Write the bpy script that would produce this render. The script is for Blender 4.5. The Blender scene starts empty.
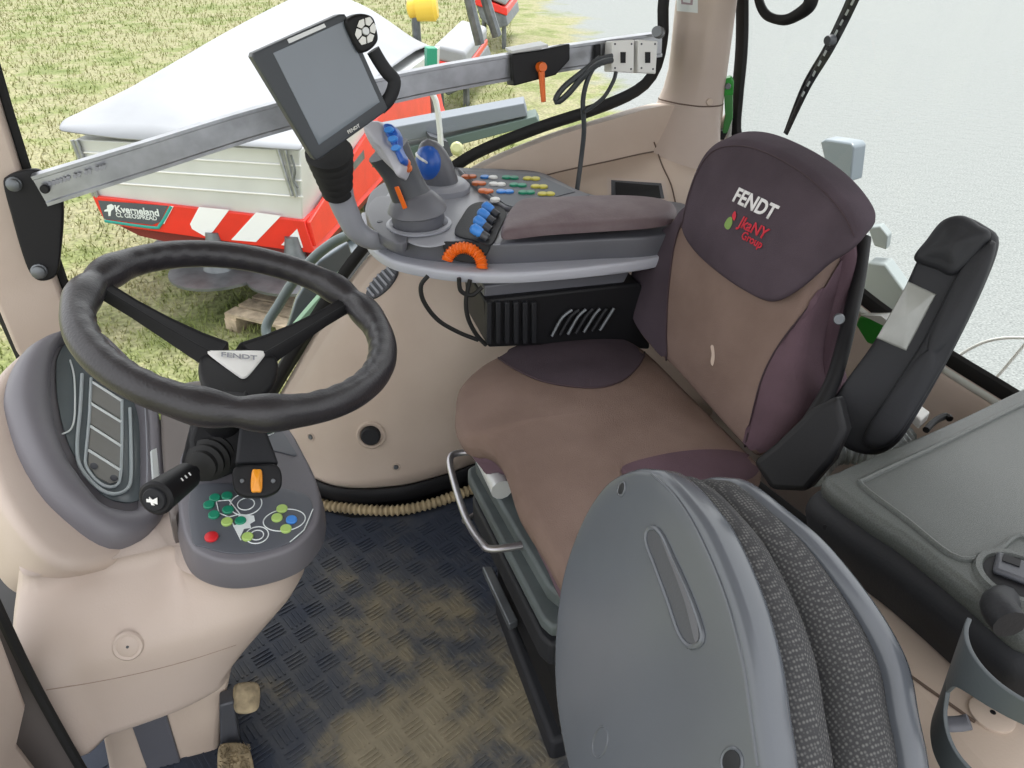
import bpy, bmesh, math, random
from mathutils import Vector as V, Matrix
from mathutils.bvhtree import BVHTree
random.seed(7)
S = bpy.context.scene
COL = S.collection
# ------------------------------------------------------------------ camera, sky, sun, exposure
CAMZ, YAW, PIT, FPX = 1.3, math.radians(17), math.radians(32), 769.0
cam_d = bpy.data.cameras.new('camera'); cam = bpy.data.objects.new('camera', cam_d); COL.objects.link(cam)
cam_d.sensor_fit = 'HORIZONTAL'; cam_d.sensor_width = 36.0; cam_d.lens = 36.0 * FPX / 1024.0
cam_d.clip_start = 0.02; cam_d.clip_end = 200
cam.location = (0, 0, CAMZ); cam.rotation_euler = (math.pi / 2 - PIT, 0, -YAW)
S.camera = cam
W = bpy.data.worlds.new('overcast_sky'); S.world = W; W.use_nodes = True
nt = W.node_tree; nt.nodes.clear()
wo = nt.nodes.new('ShaderNodeOutputWorld'); wb = nt.nodes.new('ShaderNodeBackground')
wb.inputs[0].default_value = (0.97, 0.98, 1.0, 1); wb.inputs[1].default_value = 1.4
nt.links.new(wb.outputs[0], wo.inputs[0])
sun_d = bpy.data.lights.new('sun', 'SUN'); sun = bpy.data.objects.new('sun', sun_d); COL.objects.link(sun)
sun_d.energy = 3.2; sun_d.angle = math.radians(22); sun_d.color = (1, 0.985, 0.96)
sun.rotation_euler = V((-0.22, -0.36, -0.90)).to_track_quat('-Z', 'Y').to_euler()
S.view_settings.view_transform = 'Standard'; S.view_settings.look = 'None'
S.view_settings.gamma = 1.0; S.view_settings.use_curve_mapping = False
S.view_settings.exposure = 0.55
try:
    S.cycles.max_bounces = 10; S.cycles.transparent_max_bounces = 16; S.cycles.caustics_reflective = False; S.cycles.caustics_refractive = False
except Exception: pass

# ------------------------------------------------------------------ measuring: photograph pixel -> place
FW = V((math.sin(YAW) * math.cos(PIT), math.cos(YAW) * math.cos(PIT), -math.sin(PIT)))
RT = V((math.cos(YAW), -math.sin(YAW), 0)); UP = RT.cross(FW); EYE = V((0, 0, CAMZ))
def ray(x, y): return FW * FPX + RT * (x - 512) - UP * (y - 384)
def PZ(x, y, z): d = ray(x, y); return EYE + d * ((z - CAMZ) / d.z)
def PY(x, y, v): d = ray(x, y); return EYE + d * (v / d.y)
def PX(x, y, v): d = ray(x, y); return EYE + d * (v / d.x)
def PD(x, y, t): return EYE + ray(x, y) * (t / FPX)
def PP(x, y, o, n): d = ray(x, y); return EYE + d * ((V(o) - EYE).dot(n) / d.dot(n))
def PL(pts, o, n): return [PP(x, y, o, n) for x, y in pts]

# ------------------------------------------------------------------ materials
def lin(c): 
    c = c / 255.0
    return c / 12.92 if c <= 0.04045 else ((c + 0.055) / 1.055) ** 2.4
def rgb(c): return (lin(c[0]), lin(c[1]), lin(c[2]), 1)
MATS = {}
def mat(name, col, rough=0.5, metal=0.0, vary=None, bump=None, spec=0.5, coat=0.0, emit=None, col2=None):
    """vary=(scale, amount[, detail]) mixes towards col2 / a darker tone; bump=(scale, strength)"""
    if name in MATS: return MATS[name]
    m = bpy.data.materials.new(name); m.use_nodes = True; N = m.node_tree.nodes; L = m.node_tree.links
    b = N['Principled BSDF']; b.inputs['Base Color'].default_value = rgb(col)
    b.inputs['Roughness'].default_value = rough; b.inputs['Metallic'].default_value = metal
    b.inputs['Specular IOR Level'].default_value = spec; b.inputs['Coat Weight'].default_value = coat
    tc = N.new('ShaderNodeTexCoord')
    if vary:
        n = N.new('ShaderNodeTexNoise'); n.inputs['Scale'].default_value = vary[0]; n.inputs['Detail'].default_value = vary[2] if len(vary) > 2 else 5
        L.new(tc.outputs['Object'], n.inputs['Vector'])
        r = N.new('ShaderNodeValToRGB'); r.color_ramp.elements[0].position = 0.35; r.color_ramp.elements[1].position = 0.7
        c2 = col2 if col2 else tuple(max(0, v * (1 - vary[1])) for v in col)
        r.color_ramp.elements[0].color = rgb(col); r.color_ramp.elements[1].color = rgb(c2)
        L.new(n.outputs['Fac'], r.inputs[0]); L.new(r.outputs[0], b.inputs['Base Color'])
    if bump:
        n = N.new('ShaderNodeTexNoise'); n.inputs['Scale'].default_value = bump[0]; n.inputs['Detail'].default_value = 3
        L.new(tc.outputs['Object'], n.inputs['Vector'])
        bp = N.new('ShaderNodeBump'); bp.inputs['Strength'].default_value = bump[1]; bp.inputs['Distance'].default_value = 0.002
        L.new(n.outputs['Fac'], bp.inputs['Height']); L.new(bp.outputs[0], b.inputs['Normal'])
    if emit:
        b.inputs['Emission Color'].default_value = rgb(col); b.inputs['Emission Strength'].default_value = emit
    MATS[name] = m
    return m
BEIGE = mat('beige_plastic', (191, 176, 166), 0.5, vary=(5, 0.1), bump=(350, 0.12), col2=(183, 167, 156))
BEIGE_DIRTY = mat('beige_dusty_plastic', (202, 186, 172), 0.55, vary=(3.2, 0.2, 7), bump=(300, 0.12), col2=(184, 166, 151))
GREY = mat('grey_plastic', (94, 95, 102), 0.42, vary=(6, 0.08), bump=(400, 0.1))
PANELG = mat('warm_grey_plastic', (110, 108, 114), 0.45, vary=(6, 0.06), bump=(400, 0.1))
PRINTP = mat('printed_grey_film', (88, 91, 98), 0.4)
SHELLM = mat('smooth_grey_shell', (90, 94, 101), 0.24, vary=(4, 0.08), bump=(500, 0.04))
GREYL = mat('light_grey_plastic', (148, 150, 158), 0.38, vary=(6, 0.06), bump=(400, 0.08))
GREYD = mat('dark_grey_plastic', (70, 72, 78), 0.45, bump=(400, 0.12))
CHAR = mat('charcoal_plastic', (37, 38, 42), 0.6, vary=(8, 0.15), bump=(300, 0.15), spec=0.3)
BLACK = mat('black_plastic', (21, 21, 24), 0.55, bump=(300, 0.08), spec=0.3)
RUBBER = mat('black_rubber', (20, 20, 21), 0.7)
LEATHER = mat('black_wheel_cover', (44, 42, 46), 0.36, vary=(20, 0.15), bump=(260, 0.3))
TAN = mat('tan_seat_fabric', (129, 110, 102), 0.95, vary=(7, 0.2, 8), bump=(600, 0.5), spec=0.15, col2=(112, 94, 86))
PURPLE = mat('dark_purple_fabric', (80, 70, 78), 0.95, vary=(9, 0.15), bump=(600, 0.5), spec=0.15)
PURPLER = mat('plum_seat_fabric', (102, 82, 91), 0.95, vary=(9, 0.15), bump=(600, 0.5), spec=0.15)
PADM = mat('plum_armrest_cover', (88, 72, 77), 0.6, vary=(25, 0.15), bump=(200, 0.25), col2=(100, 86, 89))
ALU = mat('brushed_aluminium', (178, 180, 186), 0.33, 0.9, vary=(30, 0.12))
STEEL = mat('grey_steel', (120, 124, 128), 0.45, 0.7, vary=(10, 0.2))
SILVER = mat('silver_painted_panel', (205, 207, 208), 0.4, 0.25, vary=(4, 0.05))
WHITE = mat('white_plastic', (228, 228, 226), 0.45)
ORANGE = mat('orange_plastic', (226, 104, 26), 0.4)
AMBER = mat('amber_rocker', (232, 150, 40), 0.3)
BLUE = mat('blue_plastic', (62, 134, 216), 0.4)
BLUED = mat('deep_blue_plastic', (30, 84, 170), 0.35)
GREENB = mat('green_button', (30, 135, 104), 0.45)
LIME = mat('lime_button', (170, 200, 110), 0.45)
YELLOWB = mat('yellow_button', (200, 190, 80), 0.45)
ORANGEB = mat('burnt_orange_button', (206, 110, 62), 0.45)
REDB = mat('red_button', (205, 36, 44), 0.45)
GREENP = mat('green_tractor_paint', (62, 128, 66), 0.35, coat=0.3)
GREENV = mat('bright_green_paint', (30, 140, 40), 0.4)
GREENPALE = mat('sage_green_paint', (106, 138, 112), 0.45)
RED = mat('red_paint', (226, 48, 34), 0.35, vary=(5, 0.08))
TARP = mat('white_tarpaulin', (150, 152, 157), 0.6, vary=(3, 0.05), bump=(12, 0.35))
REFL = mat('reflective_white', (235, 236, 238), 0.4)
TEAL = mat('teal_stripe', (40, 150, 140), 0.5)
SLATE = mat('slate_decal', (74, 80, 88), 0.5)
WOOD = mat('weathered_pallet_wood', (188, 170, 146), 0.85, vary=(16, 0.3, 8), bump=(60, 0.5))
SCREEN = mat('screen_glass', (112, 120, 130), 0.12, spec=0.6, vary=(2.5, 0.1))
DUST = mat('dusty_rubber', (176, 160, 130), 0.95, vary=(40, 0.3, 8), bump=(150, 0.8))
YELLOW = mat('yellow_lamp_paint', (226, 190, 60), 0.4)
SILL_W = mat('pale_strip', (214, 216, 212), 0.5)
CLEARP = mat('grey_translucent_insert', (150, 152, 148), 0.25, vary=(18, 0.12), spec=0.6)
TEXTW = mat('white_embroidery', (222, 220, 222), 0.8)
TEXTR = mat('red_embroidery', (190, 40, 58), 0.8)
TEXTG = mat('green_embroidery', (120, 150, 80), 0.8)
BEZEL = mat('silver_bezel', (168, 177, 180), .35)
LINEW = mat('white_print', (220, 226, 226), 0.6)
GAUGE = mat('gauge_face', (94, 98, 100), 0.25, vary=(8, 0.2))
GAUGEL = mat('gauge_field', (140, 140, 136), 0.2, vary=(6, 0.1))
GLASSD = mat('cluster_cover', (104, 113, 117), 0.15, vary=(5, 0.15), spec=0.6)
SEAM = mat('seam_thread', (62, 48, 54), 0.9)
SEAMD = mat('panel_joint', (96, 80, 70), 0.8)
HOSE = mat('tan_corrugated_hose', (176, 158, 124), 0.8, vary=(30, 0.2))
CHROME = mat('worn_chrome', (168, 166, 170), 0.3, 0.85)

def woven():
    m = bpy.data.materials.new('woven_grey_fabric'); m.use_nodes = True; N = m.node_tree.nodes; L = m.node_tree.links
    b = N['Principled BSDF']; b.inputs['Roughness'].default_value = 0.95; b.inputs['Specular IOR Level'].default_value = 0.15
    tc = N.new('ShaderNodeTexCoord'); v = N.new('ShaderNodeTexVoronoi'); v.inputs['Scale'].default_value = 300; v.inputs['Randomness'].default_value = 0.25
    L.new(tc.outputs['Object'], v.inputs['Vector'])
    r = N.new('ShaderNodeValToRGB'); r.color_ramp.elements[0].color = rgb((112, 112, 111)); r.color_ramp.elements[1].color = rgb((66, 66, 68))
    r.color_ramp.elements[0].position = 0.1; r.color_ramp.elements[1].position = 0.5
    L.new(v.outputs['Distance'], r.inputs[0]); L.new(r.outputs[0], b.inputs['Base Color'])
    bp = N.new('ShaderNodeBump'); bp.inputs['Strength'].default_value = 0.6; bp.inputs['Distance'].default_value = 0.001; bp.invert = True
    L.new(v.outputs['Distance'], bp.inputs['Height']); L.new(bp.outputs[0], b.inputs['Normal'])
    return m
WOVEN = woven()

def glass():
    m = bpy.data.materials.new('window_glass'); m.use_nodes = True; N = m.node_tree.nodes; L = m.node_tree.links
    N.clear(); o = N.new('ShaderNodeOutputMaterial'); t = N.new('ShaderNodeBsdfTransparent'); t.inputs[0].default_value = (0.95, 0.965, 0.955, 1)
    g = N.new('ShaderNodeBsdfGlossy'); g.inputs['Roughness'].default_value = 0.02; f = N.new('ShaderNodeFresnel'); f.inputs[0].default_value = 1.25
    mx = N.new('ShaderNodeMixShader'); L.new(f.outputs[0], mx.inputs[0]); L.new(t.outputs[0], mx.inputs[1]); L.new(g.outputs[0], mx.inputs[2]); L.new(mx.outputs[0], o.inputs[0])
    return m
GLASS = glass()

def ramp_mat(name, stops, scale, rough, bumps, detail=8, stretch=None):
    m = bpy.data.materials.new(name); m.use_nodes = True; N = m.node_tree.nodes; L = m.node_tree.links
    b = N['Principled BSDF']; b.inputs['Roughness'].default_value = rough; b.inputs['Specular IOR Level'].default_value = 0.2
    tc = N.new('ShaderNodeTexCoord'); n = N.new('ShaderNodeTexNoise'); n.inputs['Scale'].default_value = scale; n.inputs['Detail'].default_value = detail; n.inputs['Roughness'].default_value = 0.65
    L.new(tc.outputs['Object'], n.inputs['Vector'])
    r = N.new('ShaderNodeValToRGB'); e = r.color_ramp.elements
    for i, (p, c) in enumerate(stops):
        el = e[i] if i < 2 else e.new(p)
        el.position = p; el.color = rgb(c)
    L.new(n.outputs['Fac'], r.inputs[0]); L.new(r.outputs[0], b.inputs['Base Color'])
    if bumps:
        n2 = N.new('ShaderNodeTexNoise'); n2.inputs['Scale'].default_value = bumps[0]; n2.inputs['Detail'].default_value = 6
        L.new(tc.outputs['Object'], n2.inputs['Vector'])
        bp = N.new('ShaderNodeBump'); bp.inputs['Strength'].default_value = bumps[1]; bp.inputs['Distance'].default_value = bumps[2]
        L.new(n2.outputs['Fac'], bp.inputs['Height']); L.new(bp.outputs[0], b.inputs['Normal'])
    return m, N, L, b, tc, r

# ------------------------------------------------------------------ mesh helpers
def cr(pts, n, closed=False):
    """resample a Catmull-Rom curve through pts to n points, evenly by arc length"""
    P = [V(p) for p in pts]; k = len(P); dense = []
    segs = k if closed else k - 1
    for i in range(segs):
        if closed: a, b, c, d = P[(i - 1) % k], P[i], P[(i + 1) % k], P[(i + 2) % k]
        else: a, b, c, d = P[max(i - 1, 0)], P[i], P[i + 1], P[min(i + 2, k - 1)]
        for j in range(16):
            t = j / 16; dense.append(0.5 * ((2 * b) + (c - a) * t + (2 * a - 5 * b + 4 * c - d) * t * t + (3 * b - a - 3 * c + d) * t ** 3))
    dense.append(P[0].copy() if closed else P[-1].copy())
    acc = [0.0]
    for i in range(1, len(dense)): acc.append(acc[-1] + (dense[i] - dense[i - 1]).length)
    out = []; tot = acc[-1]; j = 0
    for i in range(n):
        s = tot * i / (n if closed else n - 1)
        while j < len(acc) - 2 and acc[j + 1] < s: j += 1
        d = acc[j + 1] - acc[j]; t = (s - acc[j]) / d if d > 1e-12 else 0
        out.append(dense[j].lerp(dense[j + 1], min(max(t, 0), 1)))
    return out
def loft(bm, rings, closed=True, cap0=True, cap1=True):
    R = [[bm.verts.new(p) for p in r] for r in rings]; n = len(rings[0]); fs = []
    for a, b in zip(R, R[1:]):
        for i in range(n if closed else n - 1):
            j = (i + 1) % n
            try: fs.append(bm.faces.new((a[i], a[j], b[j], b[i])))
            except ValueError: pass
    if closed and cap0:
        try: bm.faces.new(R[0][::-1])
        except ValueError: pass
    if closed and cap1:
        try: bm.faces.new(R[-1])
        except ValueError: pass
    return R
def prism(bm, outline, ext):
    loft(bm, [[V(p) for p in outline], [V(p) + V(ext) for p in outline]])
def newell(pts):
    n = V((0, 0, 0))
    for a, b in zip(pts, pts[1:] + pts[:1]): n += V(((a.y - b.y) * (a.z + b.z), (a.z - b.z) * (a.x + b.x), (a.x - b.x) * (a.y + b.y)))
    return n.normalized()
def basis(z, hint=(0, 0, 1)):
    z = V(z).normalized(); h = V(hint)
    if abs(z.dot(h.normalized())) > 0.98: h = V((1, 0, 0))
    x = h.cross(z).normalized(); return x, z.cross(x), z
def tube(bm, pts, r, seg=10, n=None, caps=True, flat=1.0, hint=(0, 0, 1), closed=False):
    P = cr(pts, n, closed) if n else [V(p) for p in pts]
    k = len(P); rings = []; x = None
    for i, p in enumerate(P):
        if closed: t = (P[(i + 1) % k] - P[i - 1]).normalized()
        else: t = (P[min(i + 1, k - 1)] - P[max(i - 1, 0)]).normalized()
        if x is None: x, y, _ = basis(t, hint)
        else:
            x = (x - t * x.dot(t)).normalized(); y = t.cross(x)
        rr = r(i / max(k - 1, 1)) if callable(r) else r
        rings.append([p + x * rr * math.cos(2 * math.pi * a / seg) + y * rr * flat * math.sin(2 * math.pi * a / seg) for a in range(seg)])
    if closed: rings.append(rings[0]); 
    loft(bm, rings, True, caps and not closed, caps and not closed)
    if closed: bmesh.ops.remove_doubles(bm, verts=bm.verts, dist=1e-6)
def lathe(bm, o, axis, prof, seg=24, hint=(0, 0, 1), a0=0):
    """prof: list of (radius, height along axis)"""
    x, y, z = basis(axis, hint); o = V(o)
    rings = [[o + z * h + (x * math.cos(a0 + 2 * math.pi * a / seg) + y * math.sin(a0 + 2 * math.pi * a / seg)) * max(r, 1e-4) for a in range(seg)] for r, h in prof]
    loft(bm, rings)
def box(bm, c, s, rot=None):
    M = rot if rot else Matrix.Identity(3); c = V(c)
    v = [bm.verts.new(c + M @ V((sx * s[0] / 2, sy * s[1] / 2, sz * s[2] / 2))) for sx in (-1, 1) for sy in (-1, 1) for sz in (-1, 1)]
    for f in ((0, 1, 3, 2), (4, 6, 7, 5), (0, 4, 5, 1), (2, 3, 7, 6), (0, 2, 6, 4), (1, 5, 7, 3)): bm.faces.new([v[i] for i in f])
def mrot(x, y, z): return Matrix((V(x), V(y), V(z))).transposed()
def frame(z, hint=(0, 0, 1)): return mrot(*basis(z, hint))
def inset(ring, cent, d):
    out = []
    for p in ring:
        v = p - cent; l = v.length; out.append(cent + v * max((l - d) / l, 0.02))
    return out
def pad(bm, outline, n, t, crown=0.0, r=0.01, N=96, smooth=True, rad=8, under=True, cexp=2.0, taper=0.0, ext=None):
    """cushion / shell: outline (planar), n = outward normal, t thickness, crown height, r edge rounding; plane = crown edge"""
    n = V(n).normalized(); dn = V(ext).normalized() if ext else -n
    ring = cr(outline, N, True) if smooth else [V(p) for p in outline]
    if newell(ring).dot(n) < 0: ring = ring[::-1]
    c = sum(ring, V((0, 0, 0))) / len(ring)
    rings = []
    top = inset(ring, c, r)
    for k in range(1, rad + 1):
        s = k / rad; rings.append([c + (p - c) * s + n * crown * (1 - s ** cexp) for p in top])
    for a in (22, 45, 67, 90):
        a = math.radians(a); rr = inset(ring, c, r * (1 - math.sin(a))); rings.append([p + dn * r * (1 - math.cos(a)) for p in rr])
    low = inset(ring, c, taper) if taper else ring
    if t > 2 * r:
        for a in (0, 45, 90):
            a = math.radians(a); rr = inset(low, c, r * (1 - math.cos(a)) if under else 0); rings.append([p + dn * (t - r + r * math.sin(a)) for p in rr])
    loft(bm, rings, True, False, True)
    # centre fan
    first = [v for v in bm.verts][-(len(rings) * len(ring)):][:len(ring)]
    cv = bm.verts.new(c + n * crown)
    for i in range(len(first)): bm.faces.new((cv, first[i], first[(i + 1) % len(first)]))

ORI = {}
def new_obj(name, bm, m, smooth=True, angle=40):
    me = bpy.data.meshes.new(name)
    bmesh.ops.recalc_face_normals(bm, faces=bm.faces)
    bm.normal_update()
    if smooth:
        for f in bm.faces: f.smooth = True
        lim = math.radians(angle)
        for e in bm.edges:
            if len(e.link_faces) == 2 and e.calc_face_angle(0) > lim: e.smooth = False
    bm.to_mesh(me); bm.free()
    me.materials.append(m)
    o = bpy.data.objects.new(name, me); COL.objects.link(o); return o
def mods(o, bev, sub):
    if bev:
        b = o.modifiers.new('bevel', 'BEVEL'); b.width = bev; b.segments = 3; b.limit_method = 'ANGLE'; b.angle_limit = math.radians(35)
    if sub:
        s = o.modifiers.new('subdivision', 'SUBSURF'); s.levels = sub; s.render_levels = sub
def part(name, bm, m, parent, bev=0, sub=0, smooth=True, label=None, angle=40, kind=None):
    o = new_obj(name, bm, m, smooth, angle); base = ORI[parent.name]
    o.data.transform(Matrix.Translation(-base)); o.parent = parent; ORI[o.name] = base; mods(o, bev, sub)
    if label: o['label'] = label
    if kind: o['kind'] = kind
    return o
def empty(name, loc, label, cat, group=None):
    o = bpy.data.objects.new(name, None); o.empty_display_size = 0.05; COL.objects.link(o); o.location = loc; ORI[o.name] = V(loc)
    o['label'] = label; o['category'] = cat
    if group: o['group'] = group
    return o
def thing(name, bm, m, label, cat, group=None, bev=0, sub=0, smooth=True, angle=40, kind=None):
    o = new_obj(name, bm, m, smooth, angle); vs = o.data.vertices
    xs = [v.co.x for v in vs]; ys = [v.co.y for v in vs]; zs = [v.co.z for v in vs]
    base = V(((min(xs) + max(xs)) / 2, (min(ys) + max(ys)) / 2, min(zs)))
    o.data.transform(Matrix.Translation(-base)); o.location = base; ORI[o.name] = base; mods(o, bev, sub)
    o['label'] = label; o['category'] = cat
    if group: o['group'] = group
    if kind: o['kind'] = kind
    return o
def struct(name, bm, m, label, cat, bev=0, sub=0, smooth=True, angle=40):
    return thing(name, bm, m, label, cat, None, bev, sub, smooth, angle, 'structure')
B = bmesh.new
def bvh_of(*objs):
    vs = []; fs = []
    for o in objs:
        off = len(vs); base = ORI[o.name]
        vs += [v.co + base for v in o.data.vertices]; fs += [[i + off for i in p.vertices] for p in o.data.polygons]
    return BVHTree.FromPolygons(vs, fs)
def text_bm(s, o, xd, yd, size, ext=0.0006, bold=0.0, shear=0.0, drape=None, n=None, align='CENTER', spacing=1.0):
    cu = bpy.data.curves.new('lettering', 'FONT'); cu.body = s; cu.size = 1; cu.align_x = align; cu.align_y = 'CENTER'; cu.offset = bold; cu.shear = shear
    cu.resolution_u = 4; cu.space_character = spacing; cu.extrude = 0.0
    t = bpy.data.objects.new('lettering', cu); COL.objects.link(t); bpy.context.view_layer.update()
    me = bpy.data.meshes.new_from_object(t.evaluated_get(bpy.context.evaluated_depsgraph_get()))
    bpy.data.objects.remove(t); bpy.data.curves.remove(cu)
    bm = B(); bm.from_mesh(me); bpy.data.meshes.remove(me)
    xd = V(xd).normalized(); yd = V(yd).normalized(); nn = V(n).normalized() if n else xd.cross(yd).normalized()
    if drape: bmesh.ops.subdivide_edges(bm, edges=[e for e in bm.edges], cuts=1)
    for v in bm.verts:
        p = V(o) + xd * v.co.x * size + yd * v.co.y * size
        if drape:
            h = drape.ray_cast(p + nn * 0.15, -nn)
            if h[0] is not None: p = h[0]
        v.co = p + nn * 0.0012
    if ext:
        r = bmesh.ops.extrude_face_region(bm, geom=bm.faces[:]); 
        for v in [g for g in r['geom'] if isinstance(g, bmesh.types.BMVert)]: v.co += nn * ext
    return bm
def disc(bm, c, n, r, h, seg=18, xs=1.0, hint=(1, 0, 0)):
    x, y, z = basis(n, hint); c = V(c)
    def ring(rr, hh): return [c + z * hh + x * rr * xs * math.cos(2 * math.pi * a / seg) + y * rr * math.sin(2 * math.pi * a / seg) for a in range(seg)]
    loft(bm, [ring(r, -h * 0.5), ring(r, h * 0.6), ring(r * 0.85, h)])
def ringtube(bm, c, n, r, w, seg=32, xs=1.0, hint=(1, 0, 0), rot=0):
    x, y, z = basis(n, hint); c = V(c)
    if rot: x, y = x * math.cos(rot) + y * math.sin(rot), y * math.cos(rot) - x * math.sin(rot)
    tube(bm, [c + x * r * xs * math.cos(2 * math.pi * a / seg) + y * r * math.sin(2 * math.pi * a / seg) for a in range(seg)], w, 6, closed=True)

# ================================================================== THE SETTING
YW = 1.77                                   # right window plane
# ---- ground outside: grass beside the tractor, pale gravel behind it
GM, N, L, b, tc, r = ramp_mat('grass_and_gravel', [(0.30, (98, 110, 62)), (0.43, (128, 134, 90)), (0.54, (150, 146, 116)), (0.7, (118, 126, 80))], 1.1, 0.95, (9, 0.8, 0.05))
n2 = N.new('ShaderNodeTexNoise'); n2.inputs['Scale'].default_value = 26; n2.inputs['Detail'].default_value = 8; L.new(tc.outputs['Object'], n2.inputs['Vector'])
r2 = N.new('ShaderNodeValToRGB'); r2.color_ramp.elements[0].position = 0.3; r2.color_ramp.elements[0].color = (0.45, 0.45, 0.45, 1); r2.color_ramp.elements[1].position = 0.7; r2.color_ramp.elements[1].color = (1.25, 1.25, 1.2, 1)
L.new(n2.outputs['Fac'], r2.inputs[0])
mul = N.new('ShaderNodeMix'); mul.data_type = 'RGBA'; mul.blend_type = 'MULTIPLY'; mul.inputs[0].default_value = 0.8
L.new(r.outputs[0], mul.inputs[6]); L.new(r2.outputs[0], mul.inputs[7])
n3 = N.new('ShaderNodeTexNoise'); n3.inputs['Scale'].default_value = 60; n3.inputs['Detail'].default_value = 8; L.new(tc.outputs['Object'], n3.inputs['Vector'])
r3 = N.new('ShaderNodeValToRGB'); r3.color_ramp.elements[0].position = 0.3; r3.color_ramp.elements[0].color = rgb((108, 112, 111)); r3.color_ramp.elements[1].position = 0.68; r3.color_ramp.elements[1].color = rgb((146, 149, 147))
L.new(n3.outputs['Fac'], r3.inputs[0])
sx = N.new('ShaderNodeSeparateXYZ'); L.new(tc.outputs['Object'], sx.inputs[0])
n4 = N.new('ShaderNodeTexNoise'); n4.inputs['Scale'].default_value = 0.55; n4.inputs['Detail'].default_value = 6; L.new(tc.outputs['Object'], n4.inputs['Vector'])
def mth(op, a, bb):
    q = N.new('ShaderNodeMath'); q.operation = op
    for i, v in enumerate((a, bb)):
        if isinstance(v, (int, float)): q.inputs[i].default_value = v
        else: L.new(v, q.inputs[i])
    return q.outputs[0]
# boundary: x - 0.30*y > 1.6 (wobbling) is gravel
side = mth('SUBTRACT', sx.outputs[0], mth('MULTIPLY', sx.outputs[1], 0.30))
side = mth('ADD', side, mth('MULTIPLY', mth('SUBTRACT', n4.outputs['Fac'], 0.5), 6.0))
mr = N.new('ShaderNodeMapRange'); mr.inputs[1].default_value = 1.2; mr.inputs[2].default_value = 2.0; L.new(side, mr.inputs[0])
mg = N.new('ShaderNodeMix'); mg.data_type = 'RGBA'; L.new(mr.outputs[0], mg.inputs[0]); L.new(mul.outputs[2], mg.inputs[6]); L.new(r3.outputs[0], mg.inputs[7])
L.new(mg.outputs[2], b.inputs['Base Color'])
GZ = -1.3
bm = B(); bmesh.ops.create_grid(bm, x_segments=2, y_segments=2, size=60)
for v in bm.verts: v.co += V((0, 20, GZ))
g = new_obj('ground', bm, GM); g['kind'] = 'structure'; g['label'] = 'patchy grass field running into pale gravel outside the cab windows'; g['category'] = 'ground'

# ---- floor
bm = B(); box(bm, (0.3, 0.9, -0.05), (2.6, 1.75, 0.09)); struct('floor', bm, RUBBER, 'dark cab floor under the ribbed mat', 'floor')
# ---- cab roof
bm = B()
box(bm, (0.32, 0.87, 1.75), (1.7, 1.74, 0.08)); struct('ceiling', bm, BEIGE, 'cab roof lining above the seat', 'ceiling', bev=.02)

# ---- right inner wall: wheel arch and window ledge in one moulding
silpx = [(236, 470), (262, 425), (281, 392), (320, 325), (368, 256), (420, 210), (470, 168), (540, 137), (600, 118), (650, 104)]
sil = [PY(x, y, YW) for x, y in silpx] + [V((0.98, YW, 0.885)), V((1.03, YW, 0.895)), V((1.07, YW, 0.90))]
flo = [PZ(262, 430, 0.08), PZ(283, 452, 0.08), PZ(310, 476, 0.08), PZ(345, 488, 0.08), PZ(400, 486, 0.08), PZ(450, 473, 0.08), PZ(480, 462, 0.08)] + [V((0.52, 1.54, 0.08)), V((0.68, 1.54, 0.08)), V((0.85, 1.54, 0.08)), V((0.98, 1.54, 0.08)), V((1.04, 1.54, 0.08)), V((1.09, 1.54, 0.08))]
drop = [0.012, 0.012, 0.012, 0.014, 0.018, 0.03, 0.05, 0.075, 0.09, 0.10, 0.11, 0.11, 0.11]
NC = 90
# pair columns by parameter, not by arc length
def param(L_, n):
    out = []
    k = len(L_) - 1
    for i in range(n):
        t = i / (n - 1) * k; a = min(int(t), k - 1); u = t - a
        p0, p1, p2, p3 = [L_[min(max(j, 0), k)] for j in (a - 1, a, a + 1, a + 2)]
        out.append(0.5 * ((2 * p1) + (p2 - p0) * u + (2 * p0 - 5 * p1 + 4 * p2 - p3) * u * u + (3 * p1 - p0 - 3 * p2 + p3) * u ** 3))
    return out
silc = param(sil, NC); floc = param(flo, NC); drc = [d.x for d in param([V((d, 0, 0)) for d in drop], NC)]
def cparam(P, m):
    out = []; k = len(P)
    for i in range(k):
        a, b_, c, d = P[i - 1], P[i], P[(i + 1) % k], P[(i + 2) % k]
        for j in range(m):
            t = j / m; out.append(0.5 * ((2 * b_) + (c - a) * t + (2 * a - 5 * b_ + 4 * c - d) * t * t + (3 * b_ - a - 3 * c + d) * t ** 3))
    return out
cols = []; groove = []
for i in range(NC):
    s, f, d = silc[i], floc[i], drc[i]; u = i / (NC - 1)
    depth = (s.y - f.y); ledge = min(max((u - 0.35) / 0.3, 0), 1); ledge = ledge * ledge * (3 - 2 * ledge)
    nrm = V((0, -1, 0))
    a = s.copy(); b1 = s + V((0.0, -0.042, 0.002)); c1 = s + V((0, -0.056, -d))
    groove.append(c1 + V((0, -0.002, 0.0)))
    inw = 0.10 + 0.13 * ledge
    k1 = V((c1.x, c1.y - inw * 0.9, c1.z - 0.012 - 0.02 * ledge)); 
    k2 = V((f.x, min(f.y, c1.y) - 0.01 + 0.02 * (1 - ledge), f.z + (c1.z - f.z) * (0.55 + 0.4 * ledge)))
    colp = [a, b1, c1]
    for j in range(1, 23):
        t = j / 22
        colp.append(c1 * (1 - t) ** 3 + k1 * 3 * t * (1 - t) ** 2 + k2 * 3 * t * t * (1 - t) + f * t ** 3)
    cols.append(colp)
bm = B(); G = [[bm.verts.new(p) for p in c] for c in cols]
for i in range(NC - 1):
    for j in range(len(G[0]) - 1): bm.faces.new((G[i][j], G[i + 1][j], G[i + 1][j + 1], G[i][j + 1]))
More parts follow.
